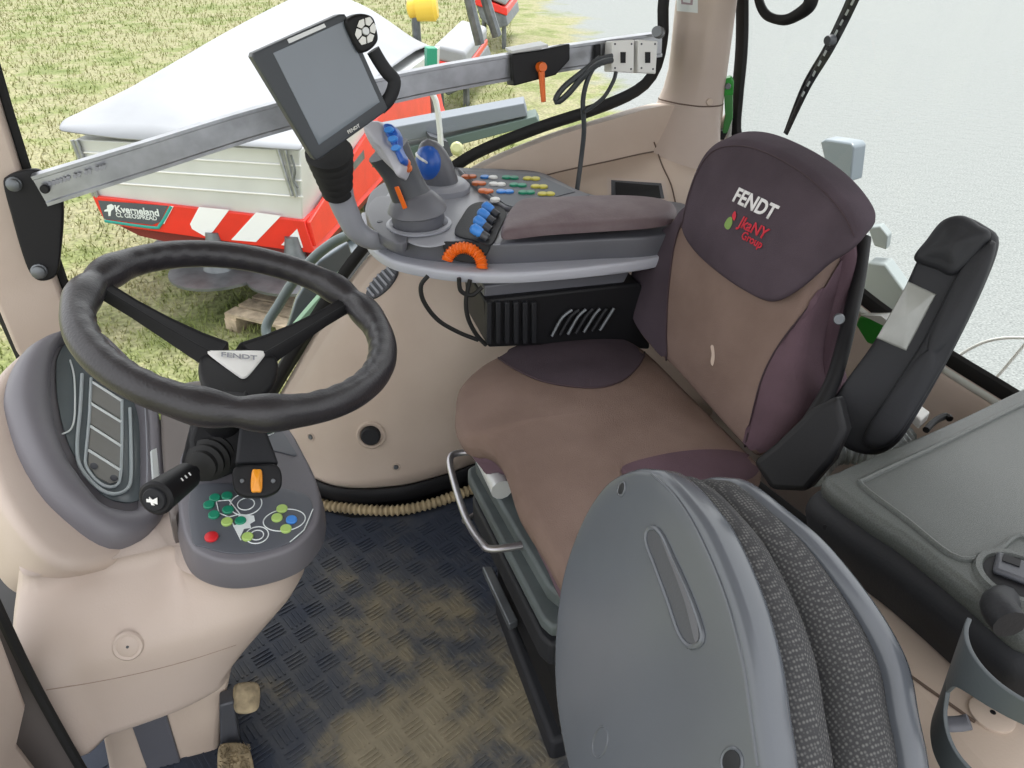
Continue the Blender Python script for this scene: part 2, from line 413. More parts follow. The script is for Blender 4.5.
wr = struct('wall_right', bm, BEIGE_DIRTY, 'beige moulded wheel arch and window ledge along the right side', 'wall', angle=50)
sm = wr.modifiers.new('thickness', 'SOLIDIFY'); sm.thickness = 0.012; sm.offset = -1 
bvh_arch = bvh_of(wr)
bm = B(); tube(bm, groove[36:], 0.0022, 6); struct('trim_1', bm, SEAMD, 'thin dark joint line along the ledge under the side window', 'trim')
def on_arch(x, y, off=0.0):
    d = ray(x, y).normalized(); h = bvh_arch.ray_cast(EYE, d)
    if h[0] is None: return PY(x, y, 1.55), V((0, -1, 0))
    nn = h[1] if h[1].dot(d) < 0 else -h[1]
    return h[0] + nn * off, nn
# black skirt under the arch
bm = B(); loft(bm, [[p + V((0, -0.004, 0.004)) for p in floc[:70]], [V((p.x, p.y + 0.006, 0.045)) for p in floc[:70]], [V((p.x, p.y + 0.016, 0.0)) for p in floc[:70]]], closed=False)
o = struct('baseboard_right', bm, BLACK, 'black skirting strip along the foot of the beige wheel arch', 'skirting'); 
md = o.modifiers.new('thickness', 'SOLIDIFY'); md.thickness = 0.008

# ---- window seal + glass, right side
sp = [V((0.95, YW, 1.72)), V((0.945, YW, 1.3)), PY(668, 0, YW), PY(666, 45, YW), PY(658, 78, YW), PY(640, 98, YW), PY(600, 116, YW), PY(540, 136, YW), PY(470, 166, YW), PY(420, 208, YW), PY(368, 254, YW), PY(320, 322, YW), PY(278, 392, YW), PY(255, 440, YW)]
top_l = V((-0.44, YW - 0.05, 1.72)); bot_l = V((-0.44, YW - 0.03, 0.1))
glp = [p + V((0, 0.012, 0)) for p in cr(sp, 60)] + [bot_l, top_l]
bm = B(); vs = [bm.verts.new(p) for p in glp]; bm.faces.new(vs); bmesh.ops.triangulate(bm, faces=bm.faces[:])
w1 = struct('window_1', bm, GLASS, 'large right side window of the cab', 'window', smooth=False)
bm = B(); tube(bm, [p + V((-0.006, 0.008, 0.016)) for p in sp], 0.0145, 8, 90, flat=0.5, hint=(0, 1, 0)); part('window_seal', bm, RUBBER, w1, label='black rubber window seal')
# ---- right rear pillar
def pring(z):
    k = max(0.0, (0.98 - z) / 0.2); fl = 0.05 * k * k
    return [V(p) for p in ((0.945 - fl * 2.0, YW + 0.02, z), (0.95 - fl * 1.6, YW - 0.03, z), (0.965 - fl * 1.2, YW - 0.055 - fl, z), (0.985 - fl * 0.3, YW - 0.085 - fl, z), (1.022, YW - 0.09 - fl, z), (1.046, YW - 0.08, z), (1.056, YW - 0.03, z), (1.056, YW + 0.03, z), (1.0, YW + 0.04, z))]
bm = B(); loft(bm, [[p for p in cr(pring(z), 36, True)] for z in (0.70, 0.76, 0.80, 0.84, 0.88, 0.92, 0.96, 1.0, 1.1, 1.3, 1.5, 1.70)])
struct('trim_2', bm, BEIGE, 'beige moulded rear right cab pillar beside the window', 'pillar', angle=50)
bm = B(); rg = cr(pring(0.893), 36, True); tube(bm, [p + (p - V((1.02, YW, 0.893))).normalized() * 0.0006 for p in rg[:24]], 0.0018, 6); struct('trim_3', bm, SEAMD, 'joint line round the foot of the beige rear pillar', 'trim')

# ---- rear window
RO, RN = V((1.185, 1.3, 0.6)), V((-0.979, -0.203, 0.0)).normalized()
rpx = [(742, -330), (742, -60), (742, 40), (737, 100), (736, 135), (750, 168), (790, 215), (832, 268), (872, 304), (940, 352), (1008, 394), (1080, 440)]
rp = [PP(x, y, RO, RN) for x, y in rpx]
rp[0].z = 1.72
rps = cr(rp, 70)
# carry the sill on to the left corner of the cab
end = rps[-1]; rps2 = rps + [end + V((0.12, -0.35, -0.005)), end + V((0.17, -0.55, -0.005))]
lft = rps2[-1]
bm = B(); vs = [bm.verts.new(p - RN * 0.006) for p in rps2 + [V((lft.x, lft.y, 1.72))]]; bm.faces.new(vs); bmesh.ops.triangulate(bm, faces=bm.faces[:])
w2 = struct('window_2', bm, GLASS, 'wide rear window looking onto the pale gravel yard', 'window', smooth=False)
bm = B(); tube(bm, [p for p in rps2], 0.019, 8, 110, flat=0.55, hint=tuple(RN)); part('window_seal', bm, RUBBER, w2, label='black rubber window seal')
# pale strip just inside the rear seal, and the beige sill panel below
sub = rps2[30:]
bm = B(); tube(bm, [p + RN * 0.018 + V((0, 0, -0.02)) for p in sub], 0.010, 8, 60, flat=0.5, hint=tuple(RN)); struct('trim_4', bm, SILL_W, 'pale strip under the rear window', 'trim')
bm = B(); r0 = [p + RN * 0.010 + V((0, 0, -0.012)) for p in sub]; k = len(sub)
def low(p, d, z): return V((p.x + RN.x * d, p.y + RN.y * d, z if z < p.z - 0.03 else p.z - 0.03))
loft(bm, [r0, [p + RN * 0.028 + V((0, 0, -0.03)) for p in sub], [p + RN * 0.05 + V((0, 0, -0.06)) for p in sub], [low(p, 0.07, p.z - 0.2) for p in sub], [low(p, 0.08, 0.0) for p in sub]], closed=False)
o = struct('wall_rear', bm, BEIGE, 'beige rear wall panel below the back window', 'wall'); md = o.modifiers.new('thickness', 'SOLIDIFY'); md.thickness = 0.012; md.offset = 1
# ---- left rear wheel arch the storage box sits on
bm = B(); box(bm, (1.0, 0.26, 0.29), (0.95, 0.70, 0.58)); struct('wall_left', bm, BEIGE_DIRTY, 'beige left wheel arch under the storage box', 'wall', bev=0.05)
p0, p1 = PZ(905, 672, 0.5815), PZ(975, 722, 0.5815)
bm = B(); tube(bm, [p0, p0.lerp(p1, 0.5), p1], 0.0018, 6); struct('trim_5', bm, SEAMD, 'joint line across the beige left wheel arch', 'trim')
c = PZ(992, 714, 0.582)
bm = B(); disc(bm, c, (0, 0, 1), 0.022, 0.003, 24); t = thing('screw_cover', bm, BEIGE_DIRTY, 'round beige screw cover on the arch behind the cup holder', 'screw cover')
bm = B(); disc(bm, c + V((0, 0, 0.0025)), (0, 0, 1), 0.003, 0.001, 12); part('screw_hole', bm, BLACK, t, label='small black hole')

# ---- front right pillar
AO, AN = V((-0.42, 1.62, 0.8)), V((0.15, -1, 0)).normalized()
apx = [(-62, -110), (4, 118), (38, 226), (76, 336), (92, 420), (60, 420), (16, 352), (-6, 300), (-66, 120), (-130, -110)]
ap = PL(apx, AO, AN)
bm = B(); prism(bm, ap, -AN * 0.07); struct('trim_6', bm, BEIGE, 'beige front right cab pillar at the left of the view', 'pillar', bev=0.008)
e1 = PL([(-60, -110), (6, 116), (40, 224), (78, 334)], AO, AN); e2 = PL([(-132, -110), (-66, 120), (-6, 300), (22, 362)], AO, AN)
bm = B(); tube(bm, [p - AN * 0.035 for p in e1], 0.011, 8); struct('trim_7', bm, RUBBER, 'black seal on the window side of the front pillar', 'seal')
bm = B(); tube(bm, [p - AN * 0.02 for p in e2], 0.012, 8); struct('trim_8', bm, RUBBER, 'black seal on the windscreen side of the front pillar', 'seal')
# lower left beige panel by the door sill
bm = B(); pts = [PY(x, y, 0.80) for x, y in [(-60, 590), (2, 626), (29, 700), (20, 738), (48, 775), (60, 830), (-60, 830)]]
prism(bm, pts, V((-0.03, -0.16, 0.0))); struct('wall_front', bm, BEIGE, 'beige kick panel in the bottom left corner of the view', 'wall', bev=0.015)
bm = B(); prism(bm, [PY(x, y, 0.835) for x, y in [(-40, 560), (-8, 590), (28, 668), (62, 732), (112, 830), (-60, 830)]], V((-.02, .05, 0))); struct('trim_14', bm, mat('brown_grey_trim', (92, 86, 84), .6), 'brown-grey strip between the kick panel and steering console', 'trim', bev=.004)
bm = B(); tube(bm, [PY(x, y, 0.83) for x, y in [(-8, 596), (28, 672), (62, 735), (100, 800)]], 0.007, 8, 20); struct('trim_9', bm, RUBBER, 'black door seal between kick panel and steering console', 'seal')

# ---- green body rail outside the right window, and black gutter
gr = [(366, 246), (345, 272), (318, 302), (292, 333), (262, 374), (244, 402)]
bm = B(); tube(bm, [PY(x, y, YW + 0.10) for x, y in gr], 0.02, 8, 24, flat=0.7); struct('trim_10', bm, GREENPALE, 'green painted body rail outside the lower right window', 'body rail')
gr2 = [(378, 252), (352, 283), (322, 316), (296, 350), (268, 396), (250, 430)]
bm = B(); tube(bm, [PY(x, y, YW + 0.045) for x, y in gr2], 0.032, 8, 24, flat=0.6); struct('trim_11', bm, RUBBER, 'black gutter between the green rail and the beige arch', 'gutter')

# ================================================================== FLOOR MAT
FM, N, L, b, tc, r = ramp_mat('dusty_mat_rubber', [(0.40, (58, 64, 77)), (0.52, (82, 84, 88)), (0.62, (128, 120, 102)), (0.75, (146, 137, 116))], 4.2, 0.55, (180, 0.3, 0.002))
# a worn, dusty patch in front of the seat: broad, with ragged edges
sx = N.new('ShaderNodeSeparateXYZ'); L.new(tc.outputs['Object'], sx.inputs[0])
def mth(op, a, bb):
    q = N.new('ShaderNodeMath'); q.operation = op
    for i, v in enumerate((a, bb)):
        if isinstance(v, (int, float)): q.inputs[i].default_value = v
        else: L.new(v, q.inputs[i])
    return q.outputs[0]
MATC = V((0.02, 0.95, 0.0))
dx = mth('DIVIDE', mth('SUBTRACT', sx.outputs[0], 0.14), 0.30); dy = mth('DIVIDE', mth('SUBTRACT', sx.outputs[1], 0.02), 0.42)
dd = mth('SQRT', mth('ADD', mth('MULTIPLY', dx, dx), mth('MULTIPLY', dy, dy)), 0)
nz = [n for n in N if n.type == 'TEX_NOISE'][0]
fac = mth('ADD', mth('MULTIPLY', nz.outputs['Fac'], 0.9), mth('MULTIPLY', mth('SUBTRACT', 1.0, dd), 0.20))
L.new(fac, r.inputs[0])
bm = B()
mo = [(-0.50, 0.32), (0.36, 0.32), (0.40, 0.9), (0.42, 1.49), (0.30, 1.478), (0.17, 1.462), (0.04, 1.495), (-0.045, 1.555), (-0.12, 1.60), (-0.5, 1.60)]
prism(bm, [V((x, y, 0.0)) for x, y in mo], V((0, 0, 0.008)))
S_ = 0.047; ca, sa = math.cos(math.radians(24)), math.sin(math.radians(24))
def inside(x, y, poly):
    c = False
    for i in range(len(poly)):
        x1, y1 = poly[i]; x2, y2 = poly[i - 1]
        if (y1 > y) != (y2 > y) and x < (x2 - x1) * (y - y1) / (y2 - y1) + x1: c = not c
    return c
for i in range(-26, 27):
    for j in range(-26, 27):
        cx, cy = i * S_, j * S_; wx, wy = 0.0 + cx * ca - cy * sa, 0.95 + cx * sa + cy * ca
        if not inside(wx - 0.026, wy, mo) or not inside(wx + 0.026, wy, mo) or not inside(wx, wy + 0.026, mo) or not inside(wx, wy - 0.026, mo): continue
        hz = (i + j) % 2
        for k in range(4):
            o_ = (k - 1.5) * 0.0098
            lx, ly = (0.038, 0.0036) if hz else (0.0036, 0.038)
            ox, oy = (0, o_) if hz else (o_, 0)
            box(bm, (wx + ox * ca - oy * sa, wy + ox * sa + oy * ca, 0.0087), (lx, ly, 0.0028), Matrix.Rotation(math.radians(24), 3, 'Z'))
thing('floor_mat', bm, FM, 'dark rubber floor mat with raised bar tread and a dusty brown patch', 'floor mat', smooth=False)

# corrugated hose along the skirt
hp = [PZ(x, y, 0.024) for x, y in [(290, 495), (330, 506), (390, 510.5), (430, 504), (470, 490), (500, 478)]]
bm = B(); tube(bm, hp, lambda t: 0.0125 + 0.0022 * math.sin(t * 2 * math.pi * 44), 10, 400)
thing('conduit_hose', bm, HOSE, 'tan corrugated hose lying along the foot of the wheel arch', 'hose')

# ---- placing things on real surfaces
def on(bvh, x, y, off=0.0):
    d = ray(x, y).normalized(); h = bvh.ray_cast(EYE, d)
    if h[0] is None: return None, None
    n = h[1] if h[1].dot(d) < 0 else -h[1]
    return h[0] + n * off, n
def patch(bvh, poly, off=0.002, N=72, rad=10, smooth=True, closed=True):
    """a sheet lying on a surface, bounded by poly"""
    P = cr([V((x, y, 0)) for x, y in poly], N, True) if smooth else [V((x, y, 0)) for x, y in poly]
    if not smooth:
        Q = []
        for a, b_ in zip(P, P[1:] + P[:1]): Q += [a.lerp(b_, t / 6) for t in range(6)]
        P = Q
    c = sum(P, V((0, 0, 0))) / len(P); bm = B(); prev = None
    def put(p):
        q, n = on(bvh, p.x, p.y, off); 
        return q
    c0 = put(c)
    rows = []
    for k in range(1, rad + 1):
        row = []
        for p in P:
            q = put(c + (p - c) * (k / rad))
            row.append(q)
        rows.append(row)
    last = None
    for row in rows:      # fill misses with the neighbour on the inner ring
        for i, q in enumerate(row):
            if q is None: row[i] = (last[i] if last else c0).copy()
        last = row
    cv = bm.verts.new(c0); R = [[bm.verts.new(q) for q in row] for row in rows]; n = len(P)
    for i in range(n): bm.faces.new((cv, R[0][i], R[0][(i + 1) % n]))
    for a, b_ in zip(R, R[1:]):
        for i in range(n):
            j = (i + 1) % n; bm.faces.new((a[i], a[j], b_[j], b_[i]))
    return bm
def seam(bvh, pts, r=0.002, off=0.0005, n=60, closed=False):
    P = cr([V((x, y, 0)) for x, y in pts], n, closed); bm = B(); Q = []
    for p in P:
        q, _ = on(bvh, p.x, p.y, off)
        if q is not None: Q.append(q)
    if len(Q) > 2: tube(bm, Q, r, 6, closed=closed)
    return bm
def angring(outline, c, n, N=96):
    """resample a closed outline at even angles about c"""
    x, y, z = basis(n); P = cr(outline, 600, True); pol = []
    for p in P:
        v = p - c; pol.append((math.atan2(v.dot(y), v.dot(x)), math.hypot(v.dot(x), v.dot(y)), v.dot(z)))
    pol.sort(); out = []
    for k in range(N):
        a = -math.pi + 2 * math.pi * k / N
        q = min(pol, key=lambda t: min(abs(t[0] - a), 2 * math.pi - abs(t[0] - a)))
        out.append(c + (x * math.cos(a) + y * math.sin(a)) * q[1] + z * q[2])
    return out

# ================================================================== STEERING CONSOLE
sc = empty('steering_console', (-0.25, 1.0, 0.0), 'beige and grey steering console with instrument pod and button panel', 'steering console')
def rng(z, pts): return [V((x, y, z)) for x, y in pts]
lip = [PZ(x, y, 0.44) for x, y in [(176, 545), (179, 564), (190, 574), (212, 580), (238, 581), (272, 573), (297, 559), (314, 536), (318, 513), (306, 470)]]
top = [(-.47, 1.03), (-.38, 1.01), (-.29, 1.01)] + [(p.x, p.y) for p in lip] + [(-.08, 1.21), (-.25, 1.26), (-.46, 1.26)]
low_ = [(-.433, .872), (-.39, .873), (-.35, .877), (-.315, .882), (-.285, .888), (-.262, .895), (-.24, .903), (-.222, .912), (-.212, .925), (-.206, .94), (-.202, .97), (-.2, 1.02), (-.2, 1.08), (-.22, 1.18), (-.3, 1.22), (-.42, 1.22)]
mid = [(-.475, .885), (-.39, .88), (-.315, .88), (-.262, .884), (-.215, .884), (-.172, .884), (-.135, .89), (-.098, .905), (-.072, .932), (-.058, .97), (-.056, 1.02), (-.06, 1.08), (-.072, 1.14), (-.1, 1.2), (-.25, 1.25), (-.46, 1.25)]
def mixr(a, b_, t): return [(p[0] * (1 - t) + q[0] * t, p[1] * (1 - t) + q[1] * t) for p, q in zip(a, b_)]
bm = B(); rings = []
for z, r_ in ((0.446, mixr(top, low_, .06)), (0.44, top), (0.425, mixr(top, mid, .22)), (0.405, mixr(top, mid, .6)), (0.38, mixr(top, mid, .9)), (0.355, mixr(mid, low_, .12)), (0.32, mixr(mid, low_, .36)), (0.27, mixr(mid, low_, .7)), (0.22, low_), (0.208, low_)):
    rings.append(cparam(rng(z, r_), 7))
ctr = V((-.3, 1.03, 0.2)); rings.append([p.lerp(V((ctr.x, ctr.y, p.z)), 0.04) + V((0, 0, -0.008)) for p in rings[-1]])
loft(bm, rings)
body = part('body', bm, BEIGE, sc, angle=180)
bb = bvh_of(body)
p, n = on(bb, 128, 646, 0.0)
bm = B(); ringtube(bm, p, n, 0.018, 0.004, 32); disc(bm, p, n, 0.016, 0.004, 28); part('screw_boss', bm, BEIGE, sc)
bm = B(); disc(bm, p + n * 0.004, n, 0.0022, 0.001, 10); part('screw', bm, GREYD, sc)
part('body_joint', seam(bb, [(46, 690), (90, 683), (140, 673), (190, 660), (236, 645)], 0.0009, -0.0002), mat('soft_beige_joint', (150, 132, 120), .7), sc)
# pedestal below
bm = B(); prism(bm, [PY(x, y, 0.945) for x, y in [(90, 680), (235, 655), (222, 720), (217, 790), (112, 790)]], (0, 0.16, 0)); part('pedestal', bm, BEIGE_DIRTY, sc, bev=0.012)
bm = B(); prism(bm, [PY(x, y, 0.938) for x, y in [(132, 728), (166, 715), (182, 768), (187, 790), (154, 790)]], (0, 0.02, 0)); part('pedestal_strip', bm, GREY, sc, bev=0.003)

# instrument pod
PN = V((.62, -.25, .74)).normalized(); PO = PX(90, 430, -.36)
gout = [(60, 331), (78, 327), (95, 331), (125, 356), (148, 383), (160, 415), (166, 465), (167, 508), (161, 522), (148, 534), (131, 540), (109, 537), (82, 519), (49, 487), (25, 446), (12, 404), (11, 383), (18, 360), (30, 344), (44, 335)]
bout = [(62, 324), (84, 322), (105, 334), (130, 356), (152, 383), (164, 415), (169, 465), (170, 512), (164, 528), (150, 542), (131, 550), (109, 556), (82, 557), (58, 548), (33, 524), (10, 490), (-6, 450), (-10, 408), (-2, 378), (14, 354), (36, 336)]
gin = [(66, 337), (56, 353), (53, 372), (55, 400), (60, 425), (68, 449), (79, 468), (101, 497), (124, 506), (137, 506), (145, 498), (146, 450), (144, 412), (136, 388), (118, 362), (94, 339)]
G3 = PL(gout, PO, PN); I3 = PL(gin, PO, PN); c3 = sum(I3, V((0, 0, 0))) / len(I3)
GR, IR = angring(G3, c3, PN), angring(I3, c3, PN)
bm = B(); pad(bm, [q - PN * 0.028 for q in PL(bout, PO, PN)], PN, 0.20, 0.0, 0.018, taper=0.05); part('pod_shell', bm, BEIGE, sc)
bm = B(); rings = [[p - PN * 0.05 for p in GR], [p - PN * 0.012 for p in GR]]
for t, h in ((0.12, 0.002), (0.3, 0.010), (0.55, 0.010), (0.8, 0.002), (0.95, -0.008), (1.0, -0.016)):
    rings.append([a.lerp(b_, t) + PN * h for a, b_ in zip(GR, IR)])
rings.append([p - PN * 0.026 for p in IR]); loft(bm, rings, cap0=False)
part('pod_cowl', bm, PANELG, sc, angle=60)
def pod(pts, h=-0.024): return PL(pts, PO + PN * h, PN)
bm = B(); pad(bm, pod([(68, 342), (58, 356), (56, 374), (58, 400), (63, 425), (71, 448), (82, 466), (103, 494), (124, 502), (136, 501), (141, 494), (141, 450), (139, 414), (131, 390), (114, 366), (93, 344)], -0.022), PN, 0.004, 0.0, 0.001)
disp = part('display_cover', bm, GLASSD, sc)
for q in ([(92, 384), (121, 403), (121, 420), (91, 401)], [(91, 405), (121, 424), (121, 444), (90, 424)], [(90, 428), (120, 448), (120, 468), (88, 448)], [(88, 452), (119, 472), (118, 482), (110, 484), (98, 478), (88, 466)]):
    bm = B(); prism(bm, pod(q, -0.0215), PN * 0.002); part('gauge', bm, GAUGEL, disp, smooth=False)
for q in ([(92, 382), (122, 401)], [(90, 403), (121, 422)], [(90, 426), (121, 446)], [(88, 450), (120, 470)]):
    bm = B(); tube(bm, pod(q, -0.019), 0.0024, 6); part('gauge_divider', bm, LINEW, disp)
bm = B(); tube(bm, pod([(91, 378), (89, 420), (86, 452), (86, 466), (96, 480), (108, 487), (118, 484), (121, 470), (122, 440), (122, 400)], -0.019), 0.0026, 6, 50); part('gauge_frame', bm, BEZEL, disp)
bm = B(); tube(bm, pod([(82, 374), (80, 410), (77, 444), (80, 466), (96, 486), (112, 494), (126, 490), (131, 478), (131, 440), (130, 408)], -0.019), 0.003, 6, 50); part('cluster_bezel', bm, BEZEL, disp)
bm = B(); tube(bm, pod([(70, 360), (74, 376), (75, 400), (74, 420), (70, 430), (62, 434)], -0.019), 0.0015, 6, 30); part('cluster_outline', bm, LINEW, disp)
for x, y in ((94, 466), (114, 478)):
    bm = B(); disc(bm, pod([(x, y)], -0.018)[0], PN, 0.006, 0.001); part('indicator_lamp', bm, GREYD, disp)
bm = B(); prism(bm, pod([(150, 452), (155, 450), (158, 479), (152, 481)], 0.004), PN * 0.006); part('label_strip', bm, LINEW, sc, smooth=False)
a, b_ = pod([(154.5, 478)], 0.0108)[0], pod([(152.5, 453)], 0.0108)[0]
bm = B(); prism(bm, pod([(98, 346), (104, 346), (128, 364), (129, 370), (122, 368), (104, 356)], 0.004), PN * 0.004); part('pod_slot', bm, BLACK, sc, bev=0.002)
for q in ([(145, 405), (147, 450), (147, 500)], [(160, 420), (164, 460), (164, 500)]):
    bm = B(); tube(bm, pod(q, 0.003), 0.0012, 6, 20); part('pod_crease', bm, GREYL, sc)

# button panel
QN = V((0.10, -0.12, 1)).normalized(); QO = PZ(250, 520, 0.5)
qout = [(178, 470), (186, 446), (216, 424), (250, 413), (284, 423), (305, 455), (318, 484), (321, 508), (315, 527), (297, 546), (264, 558), (231, 562), (204, 556), (188, 543), (179, 512)]
bm = B(); pad(bm, PL(qout, QO, QN), QN, 0.055, 0.0, 0.007, N=110, taper=-0.008); panel = part('button_panel', bm, PANELG, sc)
bm = B(); pad(bm, [PP(x, y, QO - QN * .012, QN) for x, y in [(160, 404), (172, 386), (203, 379), (232, 392), (246, 420), (210, 470), (184, 505), (168, 510)]], QN, 0.16, 0, 0.01, N=80); part('column_base', bm, mat('brown_grey_plastic', (104, 97, 94), .5), sc)
def qp(x, y, h=0.002): return PP(x, y, QO + QN * h, QN)
bm = B(); pad(bm, [qp(x, y, 0.0022) for x, y in [(193, 488), (240, 484), (300, 492), (313, 509), (304, 530), (288, 543), (262, 551), (232, 553), (206, 547), (192, 538)]], QN, 0.003, 0, 0.0008); part('printed_panel', bm, PRINTP, panel)
bm = B(); pad(bm, [qp(x, y, 0.002) for x, y in [(258, 421), (276, 424), (292, 446), (296, 455), (280, 452), (262, 446)]], QN, 0.003, 0, 0.0008); part('printed_panel', bm, PRINTP, panel)
for m_, lst in ((GREENB, [(215, 498), (227, 496), (209, 505), (214, 515), (228, 510), (240.5, 521), (267, 430)]), (LIME, [(227, 522), (247.5, 537), (282, 509), (277, 518), (286, 529)]), (BLUE, [(291.5, 520)]), (REDB, [(211.5, 537)])):
    for x, y in lst:
        bm = B(); r_ = 0.0098 if m_ == REDB else 0.0084; disc(bm, qp(x, y, 0.003), QN, r_, 0.003, 20); bt = part('button', bm, m_, panel)
        bt['label'] = {GREENB: 'green', LIME: 'lime green', BLUE: 'blue', REDB: 'red'}[m_] + ' round button'
for x, y, r_ in ((246, 504, 0.0235), (246, 504, 0.0125), (257, 535, 0.0165), (257, 535, 0.0095), (267, 430, 0.014)):
    bm = B(); ringtube(bm, qp(x, y, 0.0028), QN, r_, 0.0009, 36); part('printed_ring', bm, LINEW, panel)
bm = B(); ringtube(bm, qp(284.5, 520, 0.0028), QN, 0.031, 0.0009, 40, xs=0.72); part('printed_ring', bm, LINEW, panel, label='white printed oval round four buttons')
for q in ([(216, 500), (219, 513), (229, 517)], [(231, 500), (216, 501)], [(313, 509), (304, 530), (290, 542)], [(240, 514), (229, 517)], [(229, 500), (240, 514)], [(232, 522), (241, 540)]):
    bm = B(); tube(bm, [qp(x, y, 0.0028) for x, y in q], 0.0009, 6); part('printed_line', bm, LINEW, panel)
bm = B(); prism(bm, [qp(x, y, 0.0024) for x, y in [(238, 514), (254, 516), (255, 521), (250, 524), (251, 528), (244, 529), (240, 538), (233, 526), (240, 524)]], QN * 0.001)
part('tractor_diagram', bm, LINEW, panel, smooth=False, label='white printed tractor body seen from above')

# steering column, gaiter, stalk, tilt switch
WC = V((-.083, 1.039, .795)); WN = V((.288, -.103, .952)).normalized()
CB = PZ(211, 468, 0.5); CT = WC - WN * 0.08; ax = (CB - CT).normalized(); ln = (CB - CT).length
bm = B(); lathe(bm, CT, ax, [(0.030, 0), (0.032, 0.01), (0.032, ln * 0.55), (0.045, ln * 0.6), (0.047, ln * 0.95), (0.05, ln + 0.02)], 28); part('steering_column', bm, BLACK, sc)
bm = B(); q0 = PL([(196, 418), (262, 418), (258, 448), (232, 472), (192, 470), (188, 440)], CT.lerp(CB, .6) + V((0, -.03, .02)), V((.15, -.75, .6))); prism(bm, q0, V((0, .07, -.02))); part('column_shroud', bm, BLACK, sc, bev=.008)
g0 = PD(206, 462, 1.175)
bm = B(); gd = (PD(190, 475, 1.12) - PD(222, 448, 1.22)).normalized(); lathe(bm, g0 - gd * 0.035, gd, [(0.034, 0), (0.036, 0.012), (0.031, 0.016), (0.034, 0.026), (0.028, 0.030), (0.030, 0.040), (0.023, 0.044), (0.024, 0.054), (0.012, 0.06)], 24); part('stalk_gaiter', bm, RUBBER, sc)
s0, s1 = PD(194, 471, 1.13), PD(155, 499, 1.03); sd = (s1 - s0).normalized(); sl = (s1 - s0).length
bm = B(); lathe(bm, s0, sd, [(0.009, 0), (0.009, 0.012), (0.016, 0.016), (0.020, 0.02), (0.022, sl * 0.55), (0.0235, sl * 0.8), (0.0245, sl * 0.97), (0.021, sl)], 24); stk = part('control_stalk', bm, BLACK, sc)
ex, ey, _ = basis(sd)
bm = B(); lathe(bm, s1 - sd * 0.002, sd, [(0.0165, 0), (0.0165, 0.004), (0.015, 0.006)], 24); part('horn_button', bm, CHAR, stk)
hn = sd; hx = (RT - hn * RT.dot(hn)).normalized(); hy = hn.cross(hx); hy = hy if hy.dot(UP) > 0 else -hy
hc = s1 + sd * 0.0045
bm = B(); prism(bm, [hc + sd * .0018 + hx * u * 0.0078 + hy * v * 0.0078 for u, v in [(-1, .35), (-.45, .3), (-.45, .75), (.1, .2), (1, .7), (.9, -.6), (.1, -.3), (.35, -.8), (-.2, -.7), (-.3, -.25), (-1, -.2)]], hn * 0.0012); part('horn_symbol', bm, WHITE, stk, smooth=False)
for t in (0.42, 0.52, 0.62):
    q = s0 + sd * sl * t; d_ = (EYE - q); d_ = (d_ - sd * d_.dot(sd)).normalized(); q = q + d_ * 0.0225
    bm = B(); box(bm, q, (0.0022, 0.005, 0.001), mrot(sd, d_.cross(sd), d_)); part('stalk_mark', bm, WHITE, stk)
TN = V((0.12, -0.72, 0.68)).normalized(); TO = PD(257, 480, 1.14)
bm = B(); prism(bm, PL([(240, 424), (264, 424), (279, 464), (235, 464)], TO + TN * -0.012, TN), -TN * 0.05); sw = part('tilt_switch', bm, CHAR, sc, bev=0.005)
bm = B(); pad(bm, PL([(233, 470), (242, 465), (258, 464), (274, 464), (281, 471), (281, 487), (270, 495), (257, 497), (243, 496), (234, 488)], TO, TN), TN, 0.03, 0.0, 0.004); part('switch_plate', bm, BLACK, sw)
bm = B(); pad(bm, PL([(252, 471), (257, 469), (262, 471), (262, 490), (257, 492), (251, 490)], TO + TN * 0.006, TN), TN, 0.012, 0.003, 0.003); part('rocker', bm, AMBER, sw, label='amber rocker')
for x in (242, 273):
    bm = B(); disc(bm, PP(x, 481, TO + TN * 0.001, TN), TN, 0.0035, 0.002, 12); part('screw', bm, STEEL, sw)

# ================================================================== STEERING WHEEL
R_, r_ = 0.2022, 0.0212
wx, wy, wz = basis(WN, (0, 1, 0))
if wx.x < 0: wx = -wx
wy = WN.cross(wx)
def wang(x, y):
    p = PP(x, y, WC, WN) - WC; return math.atan2(p.dot(wy), p.dot(wx))
sa_ = [wang(112, 288), wang(352, 300), wang(236, 410)]
bm = B(); NW, NS = 240, 20; rings = []
for i in range(NW):
    a = 2 * math.pi * i / NW; rad_ = wx * math.cos(a) + wy * math.sin(a)
    near = min(abs((a - s + math.pi) % (2 * math.pi) - math.pi) for s in sa_)
    bul = 1 + 0.16 * math.exp(-((near - 0.2) / 0.12) ** 2) - 0.12 * math.exp(-(near / 0.06) ** 2)
    grip = min(max((near - 0.33) / 0.1, 0), 1)
    rg = []
    for k in range(NS):
        b2 = 2 * math.pi * k / NS; inn = max(0, -math.cos(b2 + 0.5)) ** 1.5
        rr = r_ * bul * (1 + 0.035 * grip * inn * math.sin(a * 40))
        rg.append(WC + rad_ * (R_ + rr * math.cos(b2)) + WN * rr * math.sin(b2) * 1.0)
    rings.append(rg)
rings.append(rings[0]); loft(bm, rings, True, False, False); bmesh.ops.remove_doubles(bm, verts=bm.verts, dist=1e-6)
sw_ = part('steering_wheel', bm, LEATHER, sc, angle=80, label='black three-spoke steering wheel with finger grips and a white hub badge')
HC = WC - WN * 0.06
